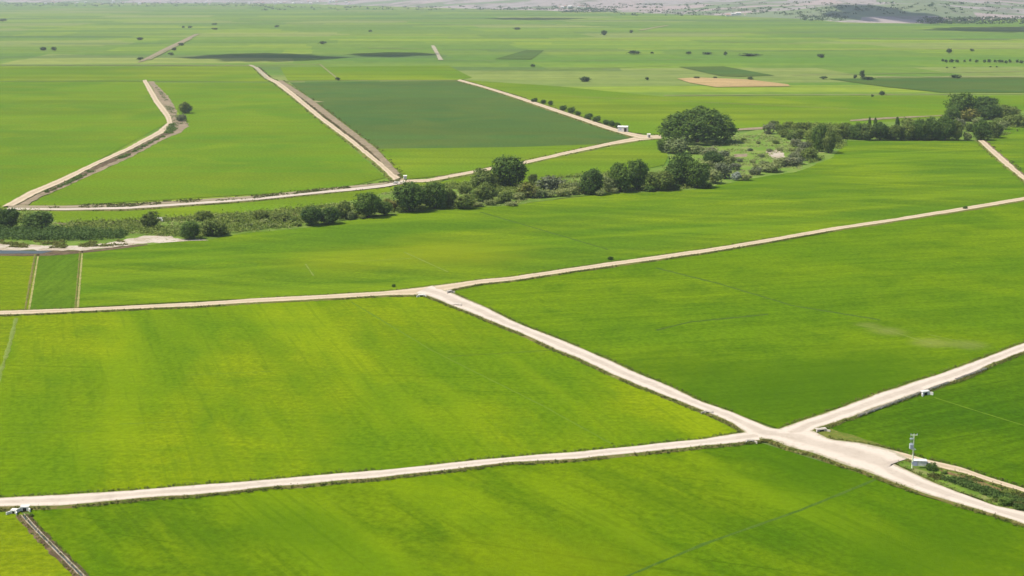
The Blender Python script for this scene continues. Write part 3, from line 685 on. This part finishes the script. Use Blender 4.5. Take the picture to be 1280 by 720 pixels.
shrubs([(930,176,8,4),(941,204,9,5),(952,197,9,5),(938,189,8,4),(948,180,7,4),(925,203,9,5),(970,180,9,5),(975,189,9,5),(962,190,8,5),(945,210,9,6),(990,190,9,6)], 'PGB', 'the small bushes scattered in the open meadow', 'small bushes scattered in the meadow')
shrubs([(668,128,9,6),(679,130,8,6),(688,132,7,7),(704,138,10,7),(714,141,11,8),(722,144,9,6),(736,149,12,8),(746,153,11,9),(758,156,9,7),(765,158,9,8),(772,160,8,8)], 'KK', 'the dark bushes along the slanting track', 'bushes along the slanting track')
shrubs([(1210,176,12,12),(1255,162,18,12),(1285,160,16,12),(1222,160,14,14),(1200,160,16,14),(1214,165,16,13),(1250,158,16,12)], 'BPG', 'the green bushes at the foot of the far right cluster', 'bushes of the far right cluster')
shrubs([(1066,172,12,10),(1080,168,12,12),(1110,174,12,10),(1128,175,10,9),(1143,175,12,10),(1160,176,12,9),(1176,176,12,9)], 'BK', 'the green bushes at the foot of the straight tree row', 'bushes under the straight row')
shrubs([(330,280,14,7),(365,279,14,8),(300,279,14,6),(290,275,12,6),(372,283,10,5),(340,284,12,5),(310,284,12,5),(446,272,10,8),(452,274,10,6)], 'BBP', 'the low green bushes right of the sandy bank', 'low bushes right of the sandy bank')
shrubs([(500,266,12,8),(528,264,12,8),(552,262,12,8),(572,258,12,9),(590,258,12,9),(596,248,12,9),(618,246,12,10),(622,255,12,8)], 'BBK', 'the bushes at the field edge under the joined trees', 'bushes under the large joined trees')
shrubs([(750,245,12,8),(768,242,12,8),(812,240,14,10),(838,238,14,10),(845,238,12,9),(884,236,14,9)], 'BPK', 'the field edge bushes right of the oval tree', 'bushes between the oval tree and the large dark tree')
# lone trees far out on the plain
for k, x, y, w_, h_, lab in [
 ('F',731,102,14,7,'dark wide tree on the plain just behind the slanting track'),
 ('F',666,84,6,4,'tiny tree between the small dark plot and the slanting track'),
 ('F',809,100,5,4,'tiny tree left of the bare tan plot'),
 ('F',793,68,15,5,'wide low dark tree in the middle of the far plain'),
 ('S',815,67,5,2.5,'tiny bush right of the wide low dark tree'),
 ('F',755,44,8,7,'dark upright tree far out above the centre right'),
 ('S',789,41,5,4,'tiny tree left of the short pale far track'),
 ('F',861,68,7,4,'small tree left of the first dark hedge on the far plain'),
 ('S',884,68,14,3,'short dark hedge on the far plain'),
 ('F',907,69,5,5,'small tree between the two dark hedges on the far plain'),
 ('S',938,70,28,3,'long dark hedge on the far plain'),
 ('F',1027,72,10,5,'dark tree right of the long dark hedge'),
 ('S',871,98,9,2.5,'leftmost low bush on the top edge of the bare tan plot'),
 ('S',894,98,6,2.5,'middle low bush on the top edge of the bare tan plot'),
 ('F',938,100,7,4.5,'tree on the top edge of the bare tan plot'),
 ('F',1078,99,6,13,'tall narrow tree at the left end of the long dark plot'),
 ('F',1086,100,16,4.5,'low spreading tree at the foot of the tall narrow one'),
 ('F',1069,98,5,5,'small tree left of the tall narrow one by the long dark plot'),
 ('F',1030,99,9,4,'low tree at the left tip of the long dark plot'),
 ('F',1103,120,7,7,'small dark tree below the long dark plot'),
 ('S',1091,121,4,3,'tiny bush left of the small dark tree below the long dark plot'),
 ('F',1187,67,7,7,'dark round tree above the dotted line of trees'),
 ('S',1216,64,6,3,'faint tiny tree right of the dark round one above the dotted line'),
 ('F',1197,98,14,5,'low dark tree on the top edge of the long dark plot'),
 ('F',53,63,8,5,'left one of two small trees close together on the left plain'),
 ('F',67,63,7,5,'right one of two small trees close together on the left plain'),
 ('F',174,50,8,4,'small tree left of the upper end of the grey far track'),
 ('F',175,75,8,4,'small tree at the lower end of the grey far track'),
 ('F',3,27,9,4,'small tree far out at the left edge'),
 ('F',213,69,7,4,'lowest of three small trees on the grey far track'),
 ('F',217,63,6,4,'middle of three small trees on the grey far track'),
 ('F',226,57,7,4,'highest of three small trees on the grey far track'),
 ('F',403,55,10,4,'small tree behind the soft cloud shadow'),
 ('F',422,101,6,5,'small dark tree on the top edge of the large dark plot'),
 ('S',268,37,8,2.5,'tiny hedge beyond the grey far track, nearer one'),
 ('S',268,31,8,2.5,'tiny hedge beyond the grey far track, farther one'),
 ('S',346,34,6,3,'tiny tree far out between the grey track and the centre'),
 ('S',229,35,4,3,'left one of two tiny trees beyond the upper end of the grey track'),
 ('S',237,35,5,3,'right one of two tiny trees beyond the upper end of the grey track'),
 ('S',646,37,9,3,'tiny faint tree far out above the small dark plot'),
 ('S',463,40,5,3,'tiny faint tree far out left of the centre'),
 ('S',1204,27,12,6,'wide tree in the hazy green foreland of the right hills'),
 ]: plant(k, x, y, w_, h_, lab)
for x, y, w_ in ((1179,77,4),(1183,78,4),(1190,78,7),(1197,78,5),(1206,78,3),(1213,77,3),(1221,78,4),(1231,78,4),(1237,78,5),(1244,78,4),(1252,78,8),(1258,79,4),(1263,78,4),(1272,78,4),(1277,79,6)):
    k_ = globals().get('k_', -1) + 1; plant('S', x, y, w_, 4, ORD[k_] + ' tiny tree from the left in the dotted line on the far plain', 'dotted line of far trees')
for x, y in ((1184,85),(1193,85),(1238,84),(1246,84)):
    plant('S', x, y, 3, 1.6, 'tiny bush in the faint line just below the dotted line of trees', 'faint line of far bushes')

# ---- ground cover: countless small plants, one object per stretch
def cover(name, pts, hmin, hmax, mat, leaf, per=14, rad=1.0):
    if not pts: return None
    Ps = []; Ns = []
    for p in pts:
        h = random.uniform(hmin, hmax); r = rad*random.uniform(.5, 1.3)
        q = rng.normal(0, .5, (per, 3)); q[:, 2] = np.abs(rng.normal(.35, .3, per))
        q *= [r, r, h]; Ps.append(q + [p[0], p[1], p[2]]); Ns.append(np.tile([0, 0, .8], (per, 1)) + q/(r+h)*.6)
    V, Q = leaves(np.concatenate(Ps), np.concatenate(Ns), leaf, .7)
    o = bpy.data.objects.new(name, mesh_np(name, V, Q, mat)); COL.objects.link(o); tag(o, kind='stuff'); return o
def along(A, spacing, side, patch=.5, z=.1, reach=1.6):
    out = []; Ptot = 0; on = random.random()
    P = A; n = len(P); ph = random.random()*99
    for i in range(n-1):
        a, e = P[i], P[i+1]; d = (e-a); l = d.length; d.normalize(); nn = Vector((-d.y, d.x, 0))*side
        k = int(l/spacing + random.random())
        dens = vnoise(a.x+ph*7, a.y, 9)*.6 + vnoise(a.x, a.y+ph*5, 30)*.5
        if dens < 1-patch: continue
        for _ in range(k):
            q = a.lerp(e, random.random()) + nn*random.uniform(.15, reach); 
            if (int(q.x//.8), int(q.y//.8)) not in ROADCELL: out.append((q.x, q.y, z))
    return out

def scatter(px, n, z=.1, patch=None):
    xs = [p[0] for p in px]; ys = [p[1] for p in px]; W = [G(*p) for p in px]
    wx = [p.x for p in W]; wy = [p.y for p in W]; out = []
    for _ in range(n*60):
        if len(out) >= n: break
        X = random.uniform(min(wx), max(wx)); Y = random.uniform(min(wy), max(wy)); c = False; j = len(W)-1
        for i in range(len(W)):
            if (wy[i] > Y) != (wy[j] > Y) and X < (wx[j]-wx[i])*(Y-wy[i])/(wy[j]-wy[i])+wx[i]: c = not c
            j = i
        if c and (patch is None or vnoise(X, Y, patch) > .45): out.append((X, Y, z))
    return out
near = ROADS[:5]
for i, (A, B, z) in enumerate(near):
    A = [p for p in A if p.y < 760 and abs(p.x) < p.y*.42]; B = [p for p in B if p.y < 760 and abs(p.x) < p.y*.42]
    if len(A) > 3: cover('verge_weeds', along(A, .34, 1, .66, z*.35, 2.1), .2, .8, M['weed'], .17, 9, .55)
    if len(B) > 3: cover('verge_weeds', along(B, .28, -1, .72, z*.35, 2.0), .2, 1.0, M['weed'], .18, 10, .55)
for A, B, z in ROADS[5:12]:
    cover('verge_weeds', along(A, 2.6, 1, .5, .1, 4), .2, .8, M['weed'], .4, 8, 1.2)
    cover('verge_weeds', along(B, 2.6, -1, .5, .1, 3), .2, .8, M['weed'], .4, 8, 1.2)
isl = [(1138,580),(1158,586),(1200,594),(1240,608),(1280,620),(1330,640),(1330,652),(1280,637),(1247,630),(1210,617),(1172,602),(1140,586)]
cover('weed_strip', scatter(isl, 800, .25, 5), .25, .8, M['weed'], .2, 14, .7)
cover('weed_strip', scatter([(1165,589),(1200,600),(1240,614),(1290,632),(1290,640),(1247,626),(1210,612),(1168,597)], 420, .25, 6), .5, 1.5, M['reed'], .22, 22, .9)
cover('bank_tufts', scatter([(-60,300),(50,302),(110,303),(150,300),(160,306),(100,311),(-60,308)], 500, .1, 7), .3, 1.4, M['weed'], .4, 10, 1.2)
cover('reeds', scatter([(-60,287),(0,287),(60,288),(120,290),(158,293),(150,299),(100,301),(0,300),(-60,299)], 900, .1), 2.0, 4.2, M['reed'], .45, 20, 2.2)
belt = [(-90,262),(60,262),(70,279),(175,276),(235,271),(320,266),(400,258),(440,251),(480,241),(530,233),(600,226),(650,231),(700,222),(740,218),(790,214),(838,208),(870,235),(820,239),(760,241),(700,247),(640,256),(580,260),(520,264),(440,272),(380,283),(300,290),(265,297),(225,297),(165,292),(60,288),(-90,288)]
cover('scrub_cover', scatter(belt, 5200, .05, 26), .6, 3.4, M['leafO'], .5, 14, 2.4)
cover('scrub_cover', scatter(belt, 2200, .05, 15), .4, 1.6, M['leafP'], .5, 10, 1.8)
cover('scrub_cover', scatter([(1040,159),(1190,149),(1290,150),(1290,158),(1240,175),(1062,175)], 1200, .05, 30), .8, 3.4, M['leafO'], .6, 12, 2.6)
cover('scrub_cover', scatter([(955,158),(1040,155),(1062,160),(1062,174),(1045,192),(1010,207),(985,206),(1000,190),(985,175)], 900, .05, 30), 1.2, 4.5, M['leafO'], .55, 16, 2.8)
cover('meadow_tufts', scatter([(905,172),(960,165),(1010,190),(1000,212),(940,221),(880,228),(870,200)], 1500, .05, 14), .3, 1.2, M['leafP'], .45, 8, 1.4)
cover('ditch_plants', scatter([(214,152),(222,160),(214,168),(200,173),(165,193),(125,211),(86,230),(62,240),(86,227),(122,209),(163,191),(204,170)], 500, .1, 12), .5, 2.0, M['reed'], .5, 12, 1.5)
cover('ditch_plants', scatter([(190,103),(205,118),(221,142),(234,152),(236,159),(216,158),(205,125)], 260, .1, 14), .4, 1.2, M['leafG'], .5, 9, 2)
cover('canal_weeds', scatter([(60,257),(160,255),(320,245),(440,233),(500,225),(500,229),(320,249),(160,260),(60,261)], 600, .3, 11), .3, 1.2, M['weed'], .4, 9, 1.2)

# ------------------------------------------------------------ built things
# transformer pole beside the near crossroads
p = G(1140, 586.5); pr = empty('utility_pole', (p.x, p.y, .25)); tag(pr, 'pale concrete pole with a transformer box beside the crossroads', 'utility pole')
MB().tube((0,0,0), (0,0,9.8), .21, .13, 12).build('pole', M['palepole'], pr)
ca = MB().box((0,0,9.55), (1.9,.14,.16)).box((0,0,5.5), (1.3,.9,.12)).box((-.35,-.1,6.9), (.9,.1,.1)).build('crossarm', M['palepole'], pr)
for x in (-.85, .0, .85):
    b_ = MB()
    for k in range(4): b_.tube((x,0,9.62+k*.09), (x,0,9.68+k*.09), .09, .06, 8)
    b_.tube((x,0,9.62), (x,0,10.02), .04, .04, 6).build('insulator', M['bluegrey'], ca)
tr = MB().box((-.62,-.15,6.35), (.95,.75,1.25)).box((-.62,-.15,7.02), (1.02,.82,.08))
for k in range(5): tr.box((-.95+k*.17,-.56,6.3), (.05,.12,1.0)); tr.box((-.95+k*.17,.27,6.3), (.05,.12,1.0))
tr = tr.build('transformer', M['grey'], pr, .02)
for k in range(3): MB().tube((-.9+k*.28,-.15,7.05), (-.9+k*.28,-.15,7.5), .06, .04, 8).build('bushing', M['bluegrey'], tr)
sb = MB().box((-.62,-.05,8.5), (1.0,.5,.12))
for k in range(3): sb.tube((-.95+k*.33,-.05,8.1), (-.95+k*.33,-.15,8.9), .07, .05, 8)
sb.build('fuse_rack', M['grey'], pr)
wr = MB()
for k in range(3): wr.tube((-.9+k*.28,-.15,7.5), (-.95+k*.33,-.05,8.1), .02, .02, 5); wr.tube((-.95+k*.33,-.15,8.9), (-.85+k*.85,0,9.95), .02, .02, 5)
wr.tube((.16,-.1,1.2), (.16,-.1,6.0), .05, .05, 6); wr.build('cable', M['grey'], pr)
MB().box((.0,-.24,1.6), (.45,.25,.7)).build('meter_box', M['grey'], pr, .02)
# low white concrete box at its foot
p = G(1149.5, 583.5); pb = empty('pump_box', (p.x, p.y+.6, .2), -.12); tag(pb, 'low white concrete box at the foot of the transformer pole', 'pump box')
MB().box((0,0,.75), (3.7,1.7,1.5)).build('chamber', M['white'], pb, .04)
MB().box((.05,0,1.57), (3.9,1.9,.14)).build('cover_slab', M['white'], pb, .02)
dr = MB().box((-1.15,-.87,.7), (1.0,.06,1.3)).build('shade_panel', M['bluegrey'], pb); MB().box((-.78,-.92,.7), (.05,.05,.18)).build('handle', M['grey'], dr)  # blue-grey panel paints in the shade on the left of the box
MB().box((2.5,.1,.45), (1.0,1.6,.9)).build('outlet_block', M['conc'], pb, .03)
MB().tube((3.0,.1,.45), (3.6,-.4,.1), .16, .16, 10).build('pipe', M['grey'], pb)
# white shed on the slanting track
def shed(x, y, W, D_, H_, rz, label, shade_panel=True, name='shed', lean=False):
    p = G(x, y); r = empty(name, (p.x, p.y + D_*.5, .3), rz); tag(r, label, 'shed')
    wl = MB(); wl.box((0,0,H_/2), (W,D_,H_)).build('wall', M['white'], r)
    o = MB(); h = H_*.22; b0 = [(-W/2-.3,-D_/2-.3,H_),(W/2+.3,-D_/2-.3,H_),(W/2+.3,D_/2+.3,H_),(-W/2-.3,D_/2+.3,H_),(-W/2-.3,0,H_+h),(W/2+.3,0,H_+h)]
    o.v = b0; o.f = [(0,1,5,4),(2,3,4,5),(0,4,3),(1,2,5),(3,2,1,0)]; o.build('roof', M['white'], r)
    if shade_panel: MB().box((W*.28,-D_/2-.03,H_*.40), (W*.26,.1,H_*.78)).build('shade_panel', M['darkgap'], r)  # near-black panel on the wall paints the darkness inside the doorway
    MB().box((-W*.22,-D_/2-.03,H_*.55), (W*.16,.1,H_*.3)).build('window', M['bluegrey'], r)
    return r
shed(779, 165.5, 9.0, 5.0, 4.6, -.25, 'white shed with a dark doorway beside the slanting track')
shed(811, 173, 2.4, 2.2, 3.2, .1, 'tiny white hut at the fork left of the broad dome-shaped tree', shade_panel=True)
shed(506.3, 224.5, 2.0, 1.8, 2.2, .2, 'tiny white hut at the far side of the canal road corner', shade_panel=False)
# concrete culverts and sluices
def culvert(x, y, W, rz, label, H_=1.1, mat='conc'):
    p = G(x, y); r = empty('culvert', (p.x, p.y, .0), rz); tag(r, label, 'culvert')
    MB().box((-W*.36,0,H_/2), (W*.28,.35,H_)).box((W*.36,0,H_/2), (W*.28,.35,H_)).box((0,0,H_*.86), (W*.44,.35,H_*.28)).build('headwall', M[mat], r, .03)
    MB().box((0,.1,H_*.36), (W*.44,.12,H_*.7)).build('opening', M['darkgap'], r)
    for s_ in (-1, 1): MB().box((s_*(W/2+.25),-.5,H_*.38), (.3,1.4,H_*.75), s_*.5).build('wing_wall', M[mat], r, .03)
    MB().box((0,.65,H_+.04), (W*1.02,1.0,.14)).build('deck_slab', M[mat], r, .02)
    return r
culvert(31, 638.5, 2.2, .02, 'white concrete culvert slab where the lower left canal meets the road', mat='white')
culvert(17, 642, 1.6, -.15, 'white concrete block left of the culvert slab at the lower left', .9, mat='white')
culvert(1157, 494, 3.2, .45, 'white concrete culvert on the near edge of the road to the right edge', 1.3, mat='white')
culvert(1027, 540, 3.4, .3, 'weathered concrete culvert at the right inner corner of the crossroads', .9)
culvert(938, 553.5, 2.4, .1, 'pale concrete culvert at the left inner corner of the crossroads', .8)
culvert(885, 517.5, 2.6, -.45, 'grey concrete culvert on the diagonal road left of the crossroads', .9)
culvert(562, 367, 3.2, .8, 'grey concrete culvert in the fork of the two pale roads', 1.2)
culvert(572, 383, 3.0, -.5, 'dark-mouthed culvert on the left edge of the diagonal road below the fork', 1.0)
culvert(527, 371, 3.0, .05, 'white concrete culvert left of the fork of the two pale roads', .9, mat='white')
culvert(495.5, 230.5, 3.0, .1, 'white concrete sluice on the near side of the canal road corner', 1.6, mat='white')
culvert(199.5, 277, 3.0, .0, 'pale concrete sluice beside the lone grey-green tree', 2.0, mat='white')
# raised irrigation flume along the right road
fa = G(1044, 532); fe = G(1238, 460); d_ = fe-fa; Ln = d_.length; az = math.atan2(d_.y, d_.x)
fl = empty('irrigation_flume', (fa.x, fa.y, 0), az); fl.location.z = 0; tag(fl, 'low broken concrete flume on short supports along the road to the right edge', 'flume')
n = int(Ln/4.2); sag = []
k = 0
while k < n:
    if random.random() < .12: k += 1; continue
    x = k*4.2+2.0; q = MB(); z = .55+random.uniform(-.05,.05); a = random.uniform(-.02,.02)
    q.box((x,-.32,z), (3.9,.09,.5), a).box((x,.32,z), (3.9,.09,.5), a).box((x,0,z-.24), (3.9,.62,.08), a); q.build('trough', M['conc'], fl)
    MB().box((x-2.0,0,.15), (.3,.8,.42)).build('support', M['conc'], fl); k += 1
# concrete lined canal at the lower left
ca_ = [G(28,644), G(45,663), G(72,690), G(100,718), G(140,758)]
P, Ln = resample(ca_, 40); cn = empty('irrigation_canal', tuple(P[0])); tag(cn, 'narrow concrete lined canal running down from the lower left road', 'canal')
def strip(o1, z1, o2, z2, name, mat, jit=.03):
    V = []; Fc = []
    for i, q in enumerate(P):
        d = P[min(39,i+1)]-P[max(0,i-1)]; d.normalize(); nn = Vector((-d.y, d.x, 0)); q = q-P[0]
        a = q+nn*(o1+random.uniform(-jit,jit)); e = q+nn*(o2+random.uniform(-jit,jit)); V += [(a.x,a.y,z1),(e.x,e.y,z2),(e.x,e.y,-.2),(a.x,a.y,-.2)]
    for i in range(39):
        for k in range(4): Fc.append((4*i+k, 4*i+(k+1)%4, 4*i+4+(k+1)%4, 4*i+4+k))
    Fc += [(0,1,2,3),(156,157,158,159)]
    return mesh_obj(name, V, Fc, M[mat], cn)
strip(.34,.36,.52,.36,'canal_wall','oldconc',.06); strip(-.52,.36,-.34,.36,'canal_wall','oldconc',.06); strip(-.33,.08,.33,.08,'water','water')
for i in range(3, 38, 5):
    q = P[i]-P[0]; MB().box((q.x,q.y,.40), (1.0,.14,.1), az+.9).build('cross_tie', M['oldconc'], cn)
V = []; n = 40
for i, q in enumerate(P):
    d = P[min(39,i+1)]-P[max(0,i-1)]; d.normalize(); nn = Vector((-d.y, d.x, 0))
    V += [tuple(q+nn*(1.5+random.uniform(-.3,.3))+Vector((0,0,.02))), tuple(q+nn*.66+Vector((0,0,.3))), tuple(q-nn*.66+Vector((0,0,.3))), tuple(q-nn*(1.7+random.uniform(-.4,.4))+Vector((0,0,.02)))]
Fc = [(4*i+k, 4*i+4+k, 4*i+5+k, 4*i+1+k) for i in range(39) for k in (0, 2)]
tag(mesh_obj('canal_bank', V, Fc, M['ditch']), kind='structure')
cover('verge_weeds', along(P, .4, 1, .7, .1, 1.5) + along(P, .4, -1, .6, .1, 1.6), .15, .6, M['weed'], .15, 9, .4)

# far town: small pale houses at the foot of the hills
def house_proto(i):
    r = empty('house', (0,0,0)); W, D_, H_ = ((12,9,6),(16,10,8),(9,8,4))[i]
    MB().box((0,0,H_/2), (W,D_,H_)).build('wall', M['white'], r)
    o = MB(); h = 2.4; o.v = [(-W/2-.5,-D_/2-.5,H_),(W/2+.5,-D_/2-.5,H_),(W/2+.5,D_/2+.5,H_),(-W/2-.5,D_/2+.5,H_),(-W/2-.5,0,H_+h),(W/2+.5,0,H_+h)]
    o.f = [(0,1,5,4),(2,3,4,5),(0,4,3),(1,2,5),(3,2,1,0)]; o.build('roof', M['tile'] if i != 1 else M['white'], r)
    return r
protos = [house_proto(i) for i in range(3)]; usedp = [False]*3
def house(x, y, s, i, label, group):
    src = protos[i]
    if usedp[i]:
        r = src.copy(); COL.objects.link(r)
        for ch in src.children: c_ = ch.copy(); COL.objects.link(c_); c_.parent = r
    else: r = src; usedp[i] = True
    p = hit(x, y)
    r.location = (p.x, p.y, max(-.3, hill_z(p.x, p.y))-.2); r.scale = (s, s, s); r.rotation_euler = (0,0,random.uniform(-.4,.4)); tag(r, label, 'house', group)
for gx0, gx1, gy0, gy1, k, lab, grp in ((50,200,2.5,6,22,'tiny pale house of the far town above the left plain','far town on the left'),(200,330,2.5,5.5,16,'tiny pale house of the far town above the winding road','far town left of centre'),
   (330,440,2.5,6,26,'tiny pale house in the densest part of the far town','dense part of the far town'),(698,738,8.5,10.5,12,'tiny pale house of the far village above the centre','far village above the centre'),(905,935,18.5,21,6,'tiny pale house of the hamlet below the pink fields','hamlet below the pink fields')):
    for _ in range(k): house(random.uniform(gx0,gx1), random.uniform(gy0,gy1), random.uniform(.7,1.35), random.choice((0,1,1,2)), lab, grp)
# woodland in the foreland and on the slopes
pts = []
for x0, x1, y0, y1, k in ((0,330,3,8,500),(330,700,8,13,300),(600,760,10.5,12.2,160),(700,770,11.5,16,260),(770,1050,10,20,300),(690,830,5,10,200),(1150,1280,22,30,380),(1000,1060,20,26,120),(1180,1215,27,30,60),(840,1280,3,18,520)):
    for _ in range(k):
        g = hit(random.uniform(x0,x1), random.uniform(y0,y1)); z = g.z - .5
        pts.append((g.x, g.y, max(z, -.3)))
pts = random.sample(pts, int(len(pts)*.4))
cover('far_woodland', pts, 4, 9, M['leafF'], 4.0, 10, 15)

# ------------------------------------------------------------ fair-weather clouds whose shadows lie on the plain and the hill
m, t, b, N, L = newmat('cloud'); b.inputs['Base Color'].default_value = (.9,.9,.9,1); b.inputs['Roughness'].default_value = 1; b.inputs['Specular IOR Level'].default_value = 0
tr_ = N.new('ShaderNodeBsdfTransparent'); lw = N.new('ShaderNodeLayerWeight'); lw.inputs[0].default_value = .5
ms = N.new('ShaderNodeMixShader'); mx = N.new('ShaderNodeMath'); mx.operation = 'MAXIMUM'; mx.inputs[1].default_value = .38; L.new(ramp(t, lw.outputs['Facing'], .10, .95), mx.inputs[0]); L.new(mx.outputs[0], ms.inputs[0]); L.new(b.outputs[0], ms.inputs[1]); L.new(tr_.outputs[0], ms.inputs[2]); L.new(ms.outputs[0], N['Material Output'].inputs[0])
M['cloud'] = m
def cloud(x0, x1, y0, y1, H_, label, soft=.62):
    """a flat fair-weather cloud at height H_, up-sun of the ground it shades"""
    lobes = []; rd = random.Random(int(x0)); cx, cy = (x0+x1)/2, (y0+y1)/2
    for j in range(17):
        u = (j+.5)/17*2-1; tap = math.sqrt(max(.05, 1-abs(u)**1.6)); vv = rd.uniform(-.4, .4)*tap
        py = cy + vv*(y1-y0)/2; a = hit(cx + u*(x1-x0)/2*.93, py)
        near_, far_ = hit(a.x/a.y*1780+640, py+(y1-y0)*.42*tap), hit(a.x/a.y*1780+640, py-(y1-y0)*.42*tap)
        ry = max(15, (far_.y-near_.y)/2); rx = max(12, (x1-x0)/17*mpp(cy)*1.5)
        lobes.append((a + TS*((H_-a.z)/TS.z), rx, ry))
    c2 = sum((l[0] for l in lobes), Vector())/len(lobes)
    bm = bmesh.new()
    for c_, rx, ry in lobes:
        q = bmesh.ops.create_icosphere(bm, subdivisions=3, radius=1.0); ph = rd.random()*50
        for v in q['verts']:
            nz = 1 + .35*(vnoise(v.co.x*9+ph, v.co.y*9+v.co.z*6, 3)-.5)
            v.co = c_ - c2 + Vector((v.co.x*rx*nz, v.co.y*ry*nz, v.co.z*45*nz))
    me = bpy.data.meshes.new('cloud'); bm.to_mesh(me); bm.free(); me.materials.append(M['cloud'])
    for p_ in me.polygons: p_.use_smooth = True
    o = bpy.data.objects.new('cloud', me); COL.objects.link(o); o.location = c2; tag(o, label, 'cloud')
cloud(235, 425, 67, 77, 1300, 'white cloud above the frame shading the left far plain')
cloud(445, 540, 65, 71, 1350, 'small white cloud above the frame shading the plain by the short white track')
cloud(1165, 1420, 33, 41, 1400, 'broad white cloud above the frame shading the plain before the right hills')
cloud(1036, 1168, 6, 31, 1500, 'white cloud above the frame shading the hill foot at the right')
cloud(610, 730, 22, 25, 1400, 'long thin white cloud above the frame shading the far centre plain')

# ------------------------------------------------------------ haze
m = bpy.data.materials.new('haze_air'); m.use_nodes = True; t = m.node_tree; t.nodes.clear()
o_ = t.nodes.new('ShaderNodeOutputMaterial'); v_ = t.nodes.new('ShaderNodeVolumePrincipled')
v_.inputs['Color'].default_value = (.86,.93,1,1); v_.inputs['Density'].default_value = HAZE = 5.4e-5; v_.inputs['Anisotropy'].default_value = .3
t.links.new(v_.outputs[0], o_.inputs['Volume'])
hz = MB().box((0, 9000, 230), (34000, 25000, 480+24)).build('haze', m); tag(hz, kind='stuff')
print('hill top', max(v[2] for v in [(0,0,hill_z(x, y)) for x in range(-6000,6000,500) for y in range(6000,19000,500)]))
